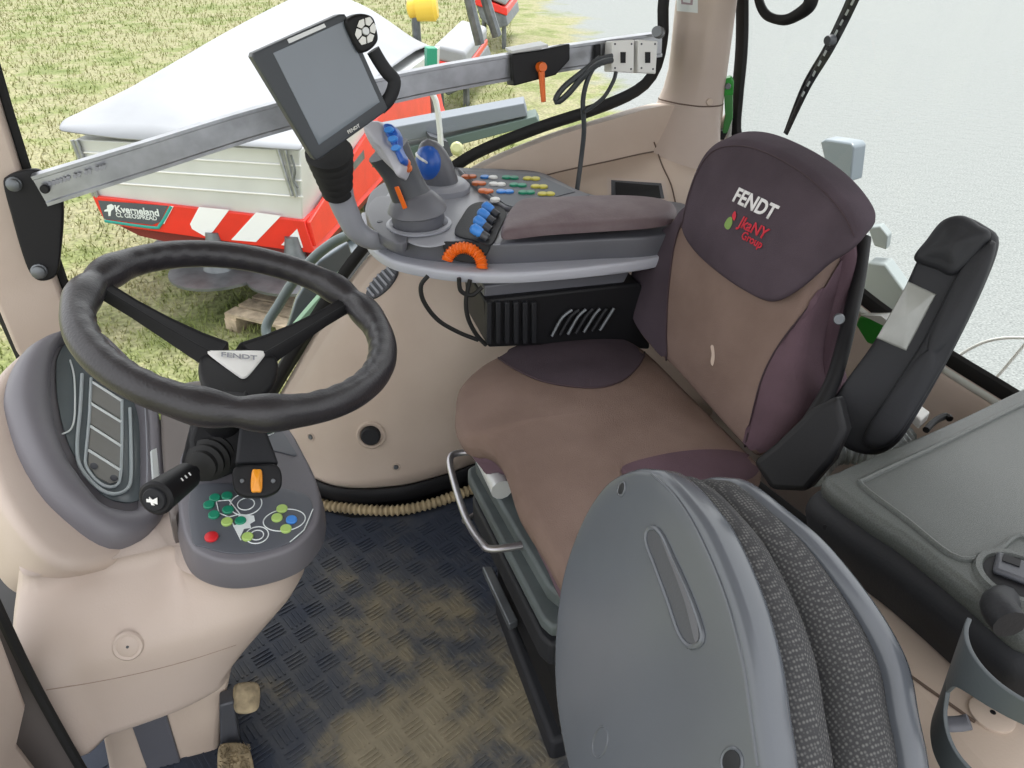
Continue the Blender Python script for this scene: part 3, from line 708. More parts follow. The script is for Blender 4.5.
for a in sa_:
    st = 0.02 if a is not sa_[2] else 0.05
    rad_ = wx * math.cos(a) + wy * math.sin(a); tg = WN.cross(rad_); bm = B(); rings = []
    for t, w_, th in ((0.0, 0.044, 0.016), (0.2, 0.034, 0.015), (0.45, 0.025, 0.013), (0.7, 0.019, 0.012), (0.88, 0.019, 0.012), (1.0, 0.020, 0.013)):
        p = HC + rad_ * (st + (R_ - 0.002 - st) * t) + WN * (0.06 * (t ** 1.25) - (0.012 if st > .03 and t < .5 else 0)); 
        sec = []
        for u, v in ((-1, -1), (-.75, 0.55), (-.6, 1), (-.5, .75), (.5, .75), (.6, 1), (.75, .55), (1, -1)): sec.append(p + tg * w_ * u * 0.75 + WN * th * v * 0.7)
        rings.append(sec)
    loft(bm, rings); part('spoke', bm, BLACK, sw_, bev=0.0015)
bm = B(); pad(bm, PL([(199, 362), (207, 350), (240, 347), (268, 349), (279, 360), (274, 382), (258, 396), (238, 401), (216, 397), (203, 382)], HC + WN * 0.008, WN), WN, 0.05, 0.002, 0.01, taper=0.012); part('hub', bm, BLACK, sw_)
bm = B(); pad(bm, PL([(208, 352), (215, 350), (258, 350), (265, 352), (263, 357), (249, 374), (243, 377), (237, 374)], HC + WN * 0.013, WN), WN, 0.006, 0.002, 0.003, N=64); bd = part('badge', bm, WHITE, sw_, label='white plastic hub badge')
part('badge_text', text_bm('FENDT', PP(239, 357, HC + WN * 0.0155, WN), wx, wy, 0.016, 0.0003, 0.015), GREYL, sw_, smooth=False)

# ================================================================== DRIVER SEAT
ds = empty('driver_seat', (0.48, 0.95, 0.0), 'tan and plum upholstered driver seat with lettering on the head pad', 'seat')
CN = V((0.05, 0.0, 1)).normalized(); CO = V((.48, .95, .56))
cush_px = [(456, 398), (460, 380), (479, 362), (502, 349), (532, 331), (565, 325), (602, 328), (642, 344), (692, 390), (748, 446), (764, 468), (735, 500), (680, 545), (615, 585), (578, 590), (562, 568), (546, 540), (530, 516), (518, 496), (511, 474), (503, 454), (492, 440), (478, 434), (464, 432), (456, 418)]
cu = PL(cush_px, CO, CN)
bm = B(); pad(bm, cu, CN, 0.055, 0.022, 0.026, N=150, rad=16, cexp=2.6); cush = part('cushion', bm, TAN, ds, angle=70)
bc = bvh_of(cush)
bm = B(); pad(bm, [p - CN * 0.048 for p in inset(cu, sum(cu, V()) / len(cu), 0.022)], CN, 0.055, 0, 0.012, N=120, taper=0.02); part('cushion_base', bm, PURPLER, ds, label='plum side of the seat cushion')
bm = patch(bc, [(491, 353), (512, 341), (540, 330), (572, 326.5), (606, 330), (645, 348), (640, 364), (624, 380), (600, 388), (570, 387), (540, 381), (512, 368)], 0.0025); part('cushion_bolster', bm, PURPLE, ds, label='dark bolster at the far side of the cushion')
bm = patch(bc, [(622, 468), (655, 457), (695, 451), (735, 452), (757, 462), (752, 478), (715, 488), (665, 490), (630, 482)], 0.0025); part('cushion_bolster', bm, PURPLER, ds, label='plum bolster at the near side of the cushion')
part('seat_seam', seam(bc, [(491, 353), (512, 368), (540, 381), (570, 387), (600, 388), (624, 380), (640, 364), (645, 350)], 0.0018, 0.002), SEAM, ds)

# backrest
HB = V((-.10, .995, 0)).normalized(); UB = V((.27, .03, .96)).normalized(); BN = HB.cross(UB).normalized()
if BN.x > 0: BN = -BN
BO = V((.645, 1.0, .57))
back_px = [(648, 348), (632, 325), (626, 300), (629, 271), (646, 242), (674, 213), (700, 185), (735, 170), (772, 174), (803, 205), (815, 240), (812, 275), (800, 325), (795, 362), (797, 395), (782, 425), (756, 452), (744, 450), (700, 402), (668, 366)]
bk = PL(back_px, BO, BN)
bm = B(); pad(bm, bk, BN, 0.10, 0.012, 0.02, N=150, rad=16, taper=0.012); back = part('backrest', bm, TAN, ds, angle=70)
bbk = bvh_of(back)
bm = patch(bbk, [(650, 347), (634, 325), (628, 300), (631, 272), (647, 244), (678, 215), (690, 205), (680, 225), (674, 250), (669, 290), (667, 325), (667, 362)], 0.003, rad=14); part('backrest_bolster', bm, PURPLE, ds, label='dark bolster on the far side of the backrest')
part('seat_seam', seam(bbk, [(667, 362), (667, 325), (669, 290), (674, 250), (682, 222)], 0.0018, 0.002), SEAM, ds)
part('seat_seam', seam(bbk, [(746, 446), (753, 415), (763, 378), (778, 348), (800, 318), (822, 288)], 0.0018, 0.002), SEAM, ds)
bm = B(); pad(bm, [p - BN * 0.06 for p in inset(bk, sum(bk, V()) / len(bk), -0.004)], BN, 0.075, 0, 0.02, N=120, taper=0.02); part('backrest_side', bm, PURPLER, ds, label='plum side panel of the backrest')
bbs = bvh_of(back, ds.children[-1])
bm = patch(bbs, [(744, 449), (752, 415), (763, 378), (778, 348), (800, 318), (822, 288), (838, 262), (853, 248), (849, 290), (841, 328), (829, 365), (817, 395), (793, 431), (757, 453)], 0.004, rad=18); part('backrest_bolster', bm, PURPLER, ds, label='plum bolster on the near side of the backrest')
bm = B(); pad(bm, [p - BN * 0.115 for p in inset(bk, sum(bk, V()) / len(bk), 0.03)], BN, 0.03, 0, 0.01, N=120, taper=0.02); part('back_shell', bm, BLACK, ds, label='black shell behind the backrest')
part('stain', patch(bbk, [(711, 346), (714, 346), (715, 358), (713, 366), (711, 362), (712, 354)], 0.0008, 24, 3), mat('pale_stain', (196, 178, 164), .9), ds, label='small pale stain on the backrest')
# head pad
HO = BO + BN * 0.022
head_px = [(679, 230), (682, 206), (691, 177), (704, 153), (722, 142), (752, 143), (790, 159), (824, 184), (848, 211), (860, 236), (850, 252), (826, 268), (796, 293), (770, 305), (742, 294), (712, 273), (690, 251)]
hd = PL(head_px, HO, BN)
bm = B(); pad(bm, hd, BN, 0.085, 0.014, 0.016, N=150, rad=14, taper=0.004, ext=(.8, .52, .08)); head = part('head_pad', bm, PURPLE, ds, angle=70)
bhd = bvh_of(head)
part('seat_seam', seam(bhd, [(682, 228), (686, 206), (695, 178), (707, 157), (724, 147), (752, 148), (788, 164), (820, 188), (843, 214), (854, 236)], 0.0012, 0.0006), SEAM, ds)
tx = -HB; ty = (UB * 1.0)
tc_ = on(bhd, 754, 204)[0]
part('lettering', text_bm('FENDT', tc_, tx, ty, 0.032, 0.0006, 0.03, 0.12, bhd, BN), TEXTW, ds, smooth=False, label='white embroidered lettering')
tc_ = on(bhd, 753, 228)[0]
part('lettering', text_bm('JkaNY', tc_, tx, ty, 0.025, 0.0006, 0.02, 0.2, bhd, BN), TEXTR, ds, smooth=False, label='red embroidered lettering')
tc_ = on(bhd, 752, 240)[0]
part('lettering', text_bm('Group', tc_, tx, ty, 0.018, 0.0006, 0.02, 0.2, bhd, BN), TEXTR, ds, smooth=False, label='red embroidered lettering, lower line')
part('emblem', patch(bhd, [(725, 225), (728, 219), (732, 217), (733, 223), (730, 229), (727, 229)], 0.0015, 24, 3), TEXTG, ds, label='small green embroidered emblem')
part('emblem', patch(bhd, [(733, 216), (736, 211), (737, 216), (735, 221)], 0.002, 16, 3), TEXTR, ds, label='red tip of the embroidered emblem')

# suspension base
PLATE = mat('dusty_grey_plate', (90, 98, 99), .6, vary=(14, .2))
def platepts(z, a, b_, dep): 
    A, Bq = PZ(*a, z), PZ(*b_, z); d = V((dep, 0.03, 0)); return [A, Bq, Bq + d, A + d]
def rounded(pts, r=0.02):
    out = []
    for i, p in enumerate(pts):
        a, b_ = pts[i - 1], pts[(i + 1) % len(pts)]
        for t in (0, .5, 1): 
            q0 = p + (a - p).normalized() * r; q1 = p + (b_ - p).normalized() * r
            out.append(q0.lerp(p, .5 if t == .5 else 0).lerp(p.lerp(q1, 0.5) if t == .5 else (q1 if t == 1 else q0), .5 if t == .5 else t))
    return out
for z, a, b_, m_, th, nm in ((0.43, (470, 452), (556, 600), PLATE, 0.03, 'upper_plate'), (0.385, (463, 466), (549, 632), PLATE, 0.025, 'middle_plate'), (0.345, (468, 492), (547, 650), CHAR, 0.05, 'lower_plate')):
    bm = B(); prism(bm, rounded(platepts(z, a, b_, 0.40), 0.03), (0, 0, -th)); part(nm, bm, m_, ds, bev=0.006)
A, Bq = PZ(476, 500, 0.29), PZ(548, 668, 0.29)
bm = B(); rings = []
for z, o_ in ((0.30, 0), (0.26, 0.014), (0.22, 0), (0.18, 0.014), (0.14, 0.0), (0.09, 0.012), (0.05, 0.0)):
    sh = V((-o_ + .045, 0.0, 0)); q = [A + sh, Bq + sh, Bq + V((.38 + o_, .03, 0)), A + V((.38 + o_, .03, 0))]; rings.append([V((p.x, p.y, z)) for p in rounded(q, 0.03)])
loft(bm, rings); part('suspension_bellows', bm, BLACK, ds)
A, Bq = PZ(484, 570, 0.10), PZ(531, 664, 0.06)
for q, nm in (([PZ(482, 566, .12), PZ(492, 566, .12), PZ(518, 620, .12), PZ(509, 624, .12)], 'floor_rail'), ([PZ(506, 612, .06), PZ(516, 612, .06), PZ(536, 656, .06), PZ(530, 662, .06)], 'floor_rail')):
    bm = B(); prism(bm, q, (0, 0, -0.02)); part(nm, bm, STEEL, ds, bev=0.003)
bm = B(); box(bm, (0.5, 0.93, 0.03), (0.4, 0.36, 0.06)); part('seat_base', bm, CHAR, ds, bev=0.01)
zb = 0.42
bm = B(); tube(bm, [PZ(x, y, zb) for x, y in [(480, 452), (458, 453), (450, 459), (453, 478), (466, 518), (481, 542), (492, 549), (524, 545)]], 0.0065, 10, 80); part('adjuster_bar', bm, CHROME, ds)
bm = B(); tube(bm, [PZ(x, y, 0.47) for x, y in [(476, 440), (487, 460), (502, 490)]], 0.019, 12, 10); part('cushion_roller', bm, SILVER, ds, label='pale grey roller under the cushion front')
bm = B(); q = PZ(466, 520, 0.3); lathe(bm, q, (-.6, -.5, .2), [(0.005, -0.03), (0.005, 0.0), (0.007, 0.002), (0.006, 0.006)], 12); part('valve_knob', bm, CHROME, ds)

def subd(p, k):
    out = []
    for a, b_ in zip(p, p[1:] + p[:1]): out += [(a[0] + (b_[0] - a[0]) * i / k, a[1] + (b_[1] - a[1]) * i / k) for i in range(k)]
    return out
# left armrest, folded up, with its bracket
AN2 = V((-.72, -.52, .42)).normalized(); AO2 = PD(890, 345, 1.06)
br = PL([(752, 462), (775, 444), (812, 408), (838, 395), (846, 430), (832, 462), (806, 492), (770, 490)], PD(800, 445, 1.03), AN2)
bm = B(); prism(bm, br, -AN2 * 0.05); abr = part('armrest_bracket', bm, BLACK, ds, bev=0.008)
arm_px = [(915, 262), (926, 240), (942, 219), (962, 214), (985, 224), (999, 240), (984, 285), (950, 355), (910, 425), (893, 447), (872, 456), (846, 450), (828, 432), (824, 412), (842, 384), (872, 342), (898, 298)]
bm = B(); pad(bm, PL(arm_px, AO2, AN2), AN2, 0.085, 0.004, 0.016, N=110, rad=8, taper=0.01); arm = part('armrest', bm, CHAR, ds, label='charcoal armrest folded upright')
bar = bvh_of(arm)
bm = B(); pad(bm, PL([(957, 274), (975, 250), (996, 240), (984, 282), (950, 352), (908, 422), (890, 444), (872, 450), (862, 438), (888, 395), (925, 335)], AO2 + AN2 * 0.012, AN2), AN2, 0.03, 0.006, 0.012, N=90); part('armrest_cushion', bm, CHAR, arm)
bm = B(); pad(bm, PL([(913, 258), (926, 238), (942, 219), (962, 214), (978, 223), (990, 236), (957, 273), (935, 268)], AO2 + AN2 * 0.016, AN2), AN2, 0.04, 0.008, 0.012, N=80); part('armrest_tip', bm, CHAR, arm)
bm = B(); pad(bm, PL(subd([(908, 281), (936, 294), (906, 351), (876, 338)], 8), AO2 + AN2 * 0.007, AN2), AN2, 0.02, 0.004, 0.004, N=80, smooth=False); part('armrest_insert', bm, CLEARP, arm, label='pale grey translucent insert')
# black back frame and seat belt rail behind
p_ = [PD(x, y, d) for x, y, d in [(864, 238, 1.20), (858, 280, 1.18), (849, 322, 1.15), (841, 355, 1.13), (830, 388, 1.10), (806, 428, 1.06)]]
bm = B(); tube(bm, p_, 0.011, 10, 40); part('back_frame', bm, BLACK, ds)
bm = B(); q = PD(839, 319, 1.10); disc(bm, q, (-.6, -.7, .3), 0.008, 0.006, 16); part('frame_bolt', bm, STEEL, ds)

# ================================================================== BUDDY SEAT (folded)
FN = V((-.933, 0, .361)).normalized(); FO = PD(670, 650, .70)
bs = empty('passenger_seat', (0.38, 0.42, 0.0), 'folded grey passenger seat with two woven cushions between its shells', 'seat')
f_px = [(630, 469), (646, 468), (662, 472), (686, 497), (710, 532), (736, 594), (753, 658), (762, 722), (769, 780), (770, 860), (755, 960), (710, 1010), (650, 980), (595, 880), (566, 770), (554, 700), (553, 640), (561, 575), (580, 520), (604, 483)]
f3 = PL(f_px, FO, FN); fc = sum(f3, V()) / len(f3)
zt = max(p.z for p in f3)
def shell(off, th, m_, nm, ins=0.0, crown=0.004, r=0.012, tp=0.0, lab=None):
    fan = lambda p: off * (0.62 + 0.40 * min(1.0, max(0.0, (0.50 - p.y) / 0.17)))          # the folded halves open out towards the hinge
    bm = B(); pad(bm, [p - FN * fan(p) for p in inset(f3, fc, ins)], FN, th, crown, r, N=150, rad=10, taper=tp); return part(nm, bm, m_, bs, label=lab, angle=60)
sh1 = shell(0.0, 0.036, SHELLM, 'front_shell', 0, 0.006, 0.009, lab='smooth grey plastic shell facing forward')
shell(0.034, 0.052, WOVEN, 'front_cushion', 0.003, 0.0, 0.025, lab='woven grey cushion behind the front shell')
shell(0.104, 0.058, WOVEN, 'rear_cushion', 0.002, 0.0, 0.028, lab='woven grey cushion against the rear shell')
shell(0.156, 0.026, SHELLM, 'rear_shell', -0.002, 0.0, 0.009, lab='smooth grey plastic shell facing the storage box')
bs1 = bvh_of(sh1)
# grip recess with light and shade as coloured sheets, moulded marks and screws on the front shell
def fp(x, y, h=0.0): return PP(x, y, FO + FN * h, FN)
def onf(x, y, off=0.0): 
    q, _ = on(bs1, x, y, off); return q if q is not None else fp(x, y, 0.006)
gp = [(648, 531), (655, 528), (663, 536), (672, 555), (688, 590), (700, 622), (703, 638), (697, 646), (688, 645), (679, 632), (668, 600), (655, 565), (647, 543)]
bm = B(); tube(bm, [onf(x, y, 0.0005) for x, y in gp], 0.0028, 8, 70, closed=True); part('grip_rim', bm, SHELLM, sh1)
bm = patch(bs1, gp, 0.0012, 64, 5); part('grip_recess_shading', bm, GREYD, sh1, label='hand grip slot with its inner shade painted dark')  # dark sheet on the shell, the slot's shade put into its colour
bm = patch(bs1, [(663, 538), (669, 546), (690, 592), (700, 625), (701, 640), (697, 641), (693, 620), (680, 582)], 0.003, 50, 5); part('grip_recess_shading', bm, GREY, sh1, label='painted light on the inner wall of the hand grip slot')  # lighter grey sheet, light on the slot wall put into its colour
for x, y, r_ in ((622, 489, 0.0075), (732, 762, 0.012)):
    q, n_ = on(bs1, x, y); bm = B(); ringtube(bm, q, n_, r_, 0.0016, 24, xs=0.8); part('screw_ring', bm, SHELLM, sh1)
    bm = B(); disc(bm, q + n_ * 0.0004, n_, r_ * 0.85, 0.001, 20, xs=0.8); part('screw_hole', bm, CHAR, sh1)
q, n_ = on(bs1, 600, 742); bm = B(); ringtube(bm, q, n_, 0.018, 0.0012, 36, xs=0.6); part('moulded_ring', bm, SHELLM, sh1)
part('shell_edge', seam(bs1, [(652, 474), (676, 497), (700, 536), (726, 598), (742, 660), (751, 722), (757, 766)], 0.0018, 0.0), SHELLM, sh1)
bm = B(); lathe(bm, V((.36, .42, 0.0)), (0, 0, 1), [(0.06, 0), (0.06, 0.02), (0.03, 0.03), (0.03, 0.5)], 20); part('seat_post', bm, CHAR, bs)

# ================================================================== ARMREST CONSOLE (right of the seat)
CZ = 0.775
def c_(x, y, dz=0.0): return PZ(x, y, CZ + dz)
ac = empty('armrest_console', (0.4, 1.3, 0.6), 'grey control console with joystick, keypad and padded plum armrest beside the seat', 'control console')
ZN = V((0, 0, 1))
o_px = [(366, 203), (374, 188), (402, 173), (440, 165), (459, 167), (500, 169), (541, 172), (592, 194), (660, 200), (690, 206), (690, 226), (655, 236), (600, 239), (545, 242), (486, 244), (440, 242), (400, 236), (377, 226), (366, 214)]
bm = B(); pad(bm, [c_(x, y) for x, y in o_px], ZN, 0.044, 0.0, 0.005, N=150, taper=0.002); cb = part('console_body', bm, GREY, ac)
l_px = [(361, 212), (362, 230), (370, 246), (392, 260), (432, 269), (472, 273), (520, 273), (590, 267), (655, 258), (690, 246)]
lz = 0.735
lf = [PZ(x, y, lz) for x, y in l_px]; lb = [V((p.x, p.y, lz)) for p in [c_(690, 214), c_(592, 199), c_(541, 178), (c_(459, 174)), c_(402, 180), c_(378, 192)]]
lp = cr(lf, 60) + lb
bm = B(); pad(bm, lp, ZN, 0.022, 0.0, 0.007, N=160, smooth=False); part('console_lip', bm, mat('pale_grey_lip', (172, 174, 184), .4, bump=(400, .08)), ac, label='light grey lower lip of the console')
bm = B(); pad(bm, [c_(x, y, 0.001) for x, y in [(384, 200), (400, 181), (428, 172), (452, 172), (468, 184), (508, 208), (503, 240), (488, 243), (460, 240), (428, 246), (402, 238), (386, 222)]], ZN, 0.006, 0.004, 0.003, N=120); top_i = part('console_top', bm, GREYL, ac, label='light grey top plate')
# dark corner block with joystick boot
bm = B(); pad(bm, [c_(x, y, 0.004) for x, y in [(368, 207), (378, 196), (396, 198), (402, 214), (408, 236), (400, 243), (382, 236), (370, 222)]], ZN, 0.02, 0.003, 0.004, N=80); part('corner_block', bm, GREY, ac)
p = c_(380, 222, 0.005); bm = B(); disc(bm, p, ZN, 0.006, 0.002, 14); part('screw', bm, GREYD, ac)
# joystick
J0 = c_(419, 225, 0.004)
bm = B(); lathe(bm, J0, ZN, [(0.062, 0), (0.062, 0.004), (0.056, 0.006), (0.05, 0.003)], 32); part('joystick_ring', bm, GREYL, ac)
js = None
bm = B(); lathe(bm, J0, V((-.05, -.05, 1)), [(0.047, 0), (0.05, 0.012), (0.05, 0.028), (0.056, 0.032), (0.05, 0.046), (0.034, 0.062), (0.026, 0.068)], 28); js = part('joystick', bm, GREY, ac, label='grey multi-function joystick')
def jp(x, y, dy=0.0): return PY(x, y, J0.y + dy)
pth = [jp(416, 205), jp(409, 192), jp(402, 176), jp(396, 164), jp(388, 150), jp(378, 136), jp(372, 128)]
bm = B(); tube(bm, pth[:5], lambda t: 0.040 - 0.006 * math.sin(t * 3.1), 16, 24, flat=0.85, hint=(0, 1, 0)); part('grip', bm, GREYD, js)
hd_px = [(362, 126), (370, 120), (380, 121), (386, 131), (402, 158), (398, 176), (392, 170), (380, 158), (368, 142)]
JN = V((-.45, -.75, .45)).normalized(); JO = jp(384, 146, -0.035)
bm = B(); pad(bm, PL(hd_px, JO, JN), JN, 0.05, 0.006, 0.01, N=80); part('grip_head', bm, mat('silver_grey_head', (182, 182, 190), .35), js, label='silver grey joystick head')
bm = B(); pad(bm, PL([(383, 124), (391, 124), (397, 133), (398, 146), (403, 158), (400, 163), (393, 149), (385, 133)], JO + JN * 0.012, JN), JN, 0.03, 0.004, 0.004, N=60); part('thumb_plate', bm, BLUED, js, label='blue thumb button plate')
for x, y in ((389, 130), (393, 139), (396, 148)):
    q = PP(x, y, JO + JN * 0.018, JN); bm = B(); disc(bm, q, JN, 0.009, 0.004, 14, xs=0.6); part('thumb_button', bm, BLUE, js)
for x, y in ((406, 163), (407.5, 168)):
    q = jp(x, y, -0.04); bm = B(); disc(bm, q, JN, 0.008, 0.006, 14); part('thumb_button', bm, ORANGEB, js, label='orange thumb button')
q = jp(401, 198, -0.036); e1_ = (jp(405, 207, -.036) - jp(397, 187, -.036)).normalized(); e2_ = JN.cross(e1_)
bm = B(); box(bm, q, (0.045, 0.011, 0.004), mrot(e1_, e2_, JN)); part('grip_stripe', bm, ORANGE, js, bev=0.003, label='orange grip marking')
# dome lever
D0 = c_(443, 191, 0.004)
bm = B(); lathe(bm, D0, ZN, [(0.058, 0), (0.058, 0.012), (0.05, 0.02), (0.044, 0.022)], 28); lv = part('drive_lever', bm, GREYL, ac, label='rounded grey lever with blue front')
bm = B(); rings = []
for t in range(13):
    h = 0.02 + 0.092 * t / 12; rr = 0.038 * math.sqrt(max(0.0001, 1 - (t / 12) ** 2.6)); ce = D0 + V((-0.004 - 0.022 * t / 12, 0.0, h))
    rings.append([ce + V((math.cos(a) * rr, math.sin(a) * rr, 0)) for a in [2 * math.pi * k / 24 for k in range(24)]])
loft(bm, rings); part('lever_knob', bm, GREY, lv)
bm = B(); bmesh.ops.create_uvsphere(bm, u_segments=20, v_segments=12, radius=1)
for v in bm.verts: v.co = D0 + V((-0.028, -0.008, 0.066)) + V((v.co.x * 0.028, v.co.y * 0.036, v.co.z * 0.038))
part('lever_button', bm, BLUED, lv, label='deep blue front button')
bm = B()
tube(bm, [D0 + V((-0.030 - .021 * math.cos(a), -0.006 + 0.033 * math.sin(a), 0.07 + .012 * math.cos(a))) for a in [-1.3 + 2.6 * k / 20 for k in range(21)]], 0.004, 8); part('lever_ring', bm, SILVER, lv)
# recess with four blue levers
bm = B(); pad(bm, [c_(x, y, 0.0065) for x, y in [(455, 233), (462, 216), (472, 204), (488, 202), (506, 211), (500, 228), (491, 244), (476, 240)]], ZN, 0.004, 0, 0.001, N=70); part('lever_recess', bm, CHAR, ac)
for (x, y), (x2, y2) in zip(((474.5, 229), (477.7, 220.5), (481.5, 213), (486, 206.5)), ((488, 238), (490.5, 230), (494, 222), (498, 215.5))):
    a, b_ = c_(x, y, 0.024), c_(x2, y2, 0.010); bm = B(); tube(bm, [a.lerp(b_, .25), b_], 0.0075, 10); pv = part('valve_lever', bm, GREYD, ac)
    bm = B(); lathe(bm, a, (b_ - a), [(0.004, -0.008), (0.0095, -0.004), (0.010, 0.004), (0.0095, 0.013), (0.007, 0.016)], 14); part('lever_tip', bm, BLUE, pv, label='blue lever tip')
# orange thumbwheel in the front wall
WTX = (c_(488, 244) - c_(440, 242)).normalized(); WFN = (WTX.cross(V((0, 0, 1))) + V((0, 0, .35))).normalized()
bm = B(); pad(bm, PL([(443, 243), (452, 241.5), (488, 244), (485, 257), (480, 263), (456, 261), (446, 255)], c_(464, 243.5, 0) + WFN * .003, WFN), WFN, 0.01, 0, 0.002, N=60); part('wheel_recess', bm, BLACK, ac)
wq = PP(464, 266, c_(464, 243.5, 0) + WFN * .004, WFN); X_ = WTX; Y_ = WFN.cross(X_).normalized()
bm = B(); tube(bm, [wq + X_ * 0.033 * math.cos(a) + Y_ * 0.033 * math.sin(a) for a in [math.radians(-5 + 170 * k / 80) for k in range(81)]], lambda t: 0.0105 + 0.0012 * math.sin(t * 2 * math.pi * 18), 12); part('thumbwheel', bm, ORANGE, ac, label='orange knurled thumbwheel')
# keypad
bm = B(); pad(bm, [c_(x, y, 0.010) for x, y in [(458, 167.5), (500, 168.5), (540, 172.5), (566, 184), (590, 195), (550, 202), (512, 208), (504, 207), (480, 190)]], ZN, 0.02, 0, 0.004, N=120, smooth=False); kp = part('keypad', bm, GREY, ac, label='keypad frame beside the armrest pad')
bm = B(); prism(bm, [c_(x, y, 0.0105) for x, y in [(463, 171), (537, 175), (575, 192), (548, 199), (512, 207), (506, 205), (480, 188)]], (0, 0, 0.001)); part('keypad_face', bm, SLATE, kp, smooth=False)
for m_, lst in ((ORANGEB, [(466, 177), (472, 177), (476.5, 183.5), (481.5, 184), (483, 191), (488.6, 191.8)]), (BLUE, [(484.7, 177.5), (501, 192), (509, 192.2)]), (WHITE, [(493, 178), (493.5, 184.5), (501, 185), (495, 200)]), (GREENB, [(506.5, 178), (514, 178.4), (514, 185.4), (522, 186), (523, 193), (530, 193)]), (YELLOWB, [(527.6, 179), (535.5, 179.3), (535.5, 187), (543, 187.3), (542.5, 194.5), (550, 194.5)])):
    for x, y in lst:
        bm = B(); disc(bm, c_(x, y, 0.0115), ZN, 0.0105, 0.004, 14, xs=0.95); bt = part('button', bm, m_, kp); bt['label'] = {ORANGEB: 'orange', BLUE: 'blue', WHITE: 'white', GREENB: 'green', YELLOWB: 'yellow'}[m_] + ' keypad button'
# arm pad
bm = B(); pad(bm, [PZ(x, y, 0.812) for x, y in [(501, 226), (504, 214), (511, 203), (520, 197), (545, 195), (600, 193), (640, 194), (668, 198), (678, 205), (672, 214), (650, 219), (590, 223), (545, 226), (508, 230)]], ZN, 0.036, 0.010, 0.018, N=140, rad=10); part('arm_pad', bm, PADM, ac, label='plum padded armrest')
# box and bracket below
ua, ub = PZ(484, 286, .705), PZ(632, 268, .705); bm = B(); prism(bm, [ua, ub, ub + V((-.02, 0, -.042)), ua + V((.03, 0, -.046)), ua + V((0, 0, -.040))], (0, .22, 0)); part('console_underbox', bm, GREY, ac, bev=0.004)
fr = PY(485, 300, 1.22); 
bm = B(); prism(bm, [PY(x, y, 1.235) for x, y in [(484, 300), (640, 283), (652, 300), (650, 350), (560, 345), (488, 348)]], (0, 0.16, 0)); br_ = part('console_bracket', bm, BLACK, ac, bev=0.006)
for k in range(6):
    x = 487 + k * 9; bm = B(); prism(bm, [PY(x, 303, 1.225), PY(x + 5, 302.5, 1.225), PY(x + 5, 344, 1.225), PY(x, 344, 1.225)], (0, 0.02, 0)); part('bellows_fold', bm, CHAR, br_, bev=0.002)
for k in range(7):
    bm = B(); tube(bm, [PY(x, y, 1.225) for x, y in [(552 + k * 8, 336 - k), (562 + k * 8, 318 - k * .6), (572 + k * 7, 310 - k * .3)]], 0.0035, 6, 10); part('bracket_spring', bm, CHAR if k % 2 else STEEL, br_)
for q in ([(428, 276), (421, 286), (424, 302), (438, 320), (458, 332), (478, 340)], [(470, 280), (466, 300), (468, 318), (476, 334), (486, 345)], [(459, 278), (461, 291), (472, 295), (482, 287)]):
    bm = B(); tube(bm, [PY(x, y, 1.24) for x, y in q], 0.0042, 8, 40); part('cable', bm, RUBBER, ac)

# ================================================================== TERMINAL
TPO = PY(318, 88, 1.30); vd = (EYE - TPO).normalized(); TPN = (vd + RT * 0.28 - V((0, 0, 0.05))).normalized()
tm = empty('display_terminal', PY(372, 235, 1.40), 'portrait touch-screen terminal on a grey stalk above the console', 'monitor')
def tp(pts, h=0.0): return PL(pts, TPO + TPN * h, TPN)
bm = B(); pad(bm, tp([(253, 53), (340, 14), (345, 14), (348, 18), (388, 108), (386, 112), (319, 160), (315, 160), (312, 156), (252, 57)]), TPN, 0.034, 0.0, 0.004, N=160, smooth=False); ths = part('housing', bm, mat('slate_housing', (56, 60, 66), .5), tm)
def sub(p, k):
    out = []
    for a, b_ in zip(p, p[1:] + p[:1]): out += [(a[0] + (b_[0] - a[0]) * i / k, a[1] + (b_[1] - a[1]) * i / k) for i in range(k)]
    return out
bm = B(); pad(bm, tp(sub([(273, 53), (344, 21), (380, 102), (319, 145)], 10), 0.0008), TPN, 0.003, 0, 0.0006, N=80, smooth=False); part('screen', bm, SCREEN, tm)
bm = B(); prism(bm, tp([(287, 39.5), (324, 23.5), (326, 27), (289, 43.5)], 0.0008), TPN * 0.0008); lb_ = part('label_strip', bm, SILVER, tm, smooth=False, label='pale label strip along the top edge')
a, b_ = tp([(347, 133), (360, 125)], 0.0012); part('lettering', text_bm('FENDT', (a + b_) / 2, b_ - a, TPN.cross(b_ - a), 0.0075, 0.0003, 0.02), WHITE, tm, smooth=False, label='small white lettering')
for k in range(8):
    x = 254.5 + k * 7; y = 64 + k * 12.2
kq = tp([(366, 31)], 0.012)[0]
bm = B(); pad(bm, tp([(346, 22), (352, 16), (362, 13.5), (373, 17), (377, 28), (378.5, 40), (372, 49), (363, 53), (358, 50), (350, 34)], 0.012), TPN, 0.03, 0.0, 0.005, N=70); kpod = part('key_pod', bm, BLACK, tm)
k0, k1 = tp([(366, 18)], 0.0128)[0], tp([(375, 30)], 0.0128)[0]; kc = tp([(365.5, 31)], 0.0128)[0]
e1_ = (k1 - kc); e2_ = (k0 - kc)
for a0 in range(6):
    ang = a0 * 60 + 10; pts = []
    for s_, (da, rr) in enumerate([(-24, .5), (-26, 1.0), (0, 1.12), (26, 1.0), (24, .5)]):
        a_ = math.radians(ang + da); pts.append(kc + e1_ * rr * math.cos(a_) + e2_ * rr * math.sin(a_))
    bm = B(); prism(bm, pts, TPN * 0.0025); part('pod_key', bm, WHITE, kpod, smooth=False, bev=0.0006)
bm = B(); disc(bm, kc, TPN, 0.006, 0.003, 16); part('pod_key', bm, SILVER, kpod)
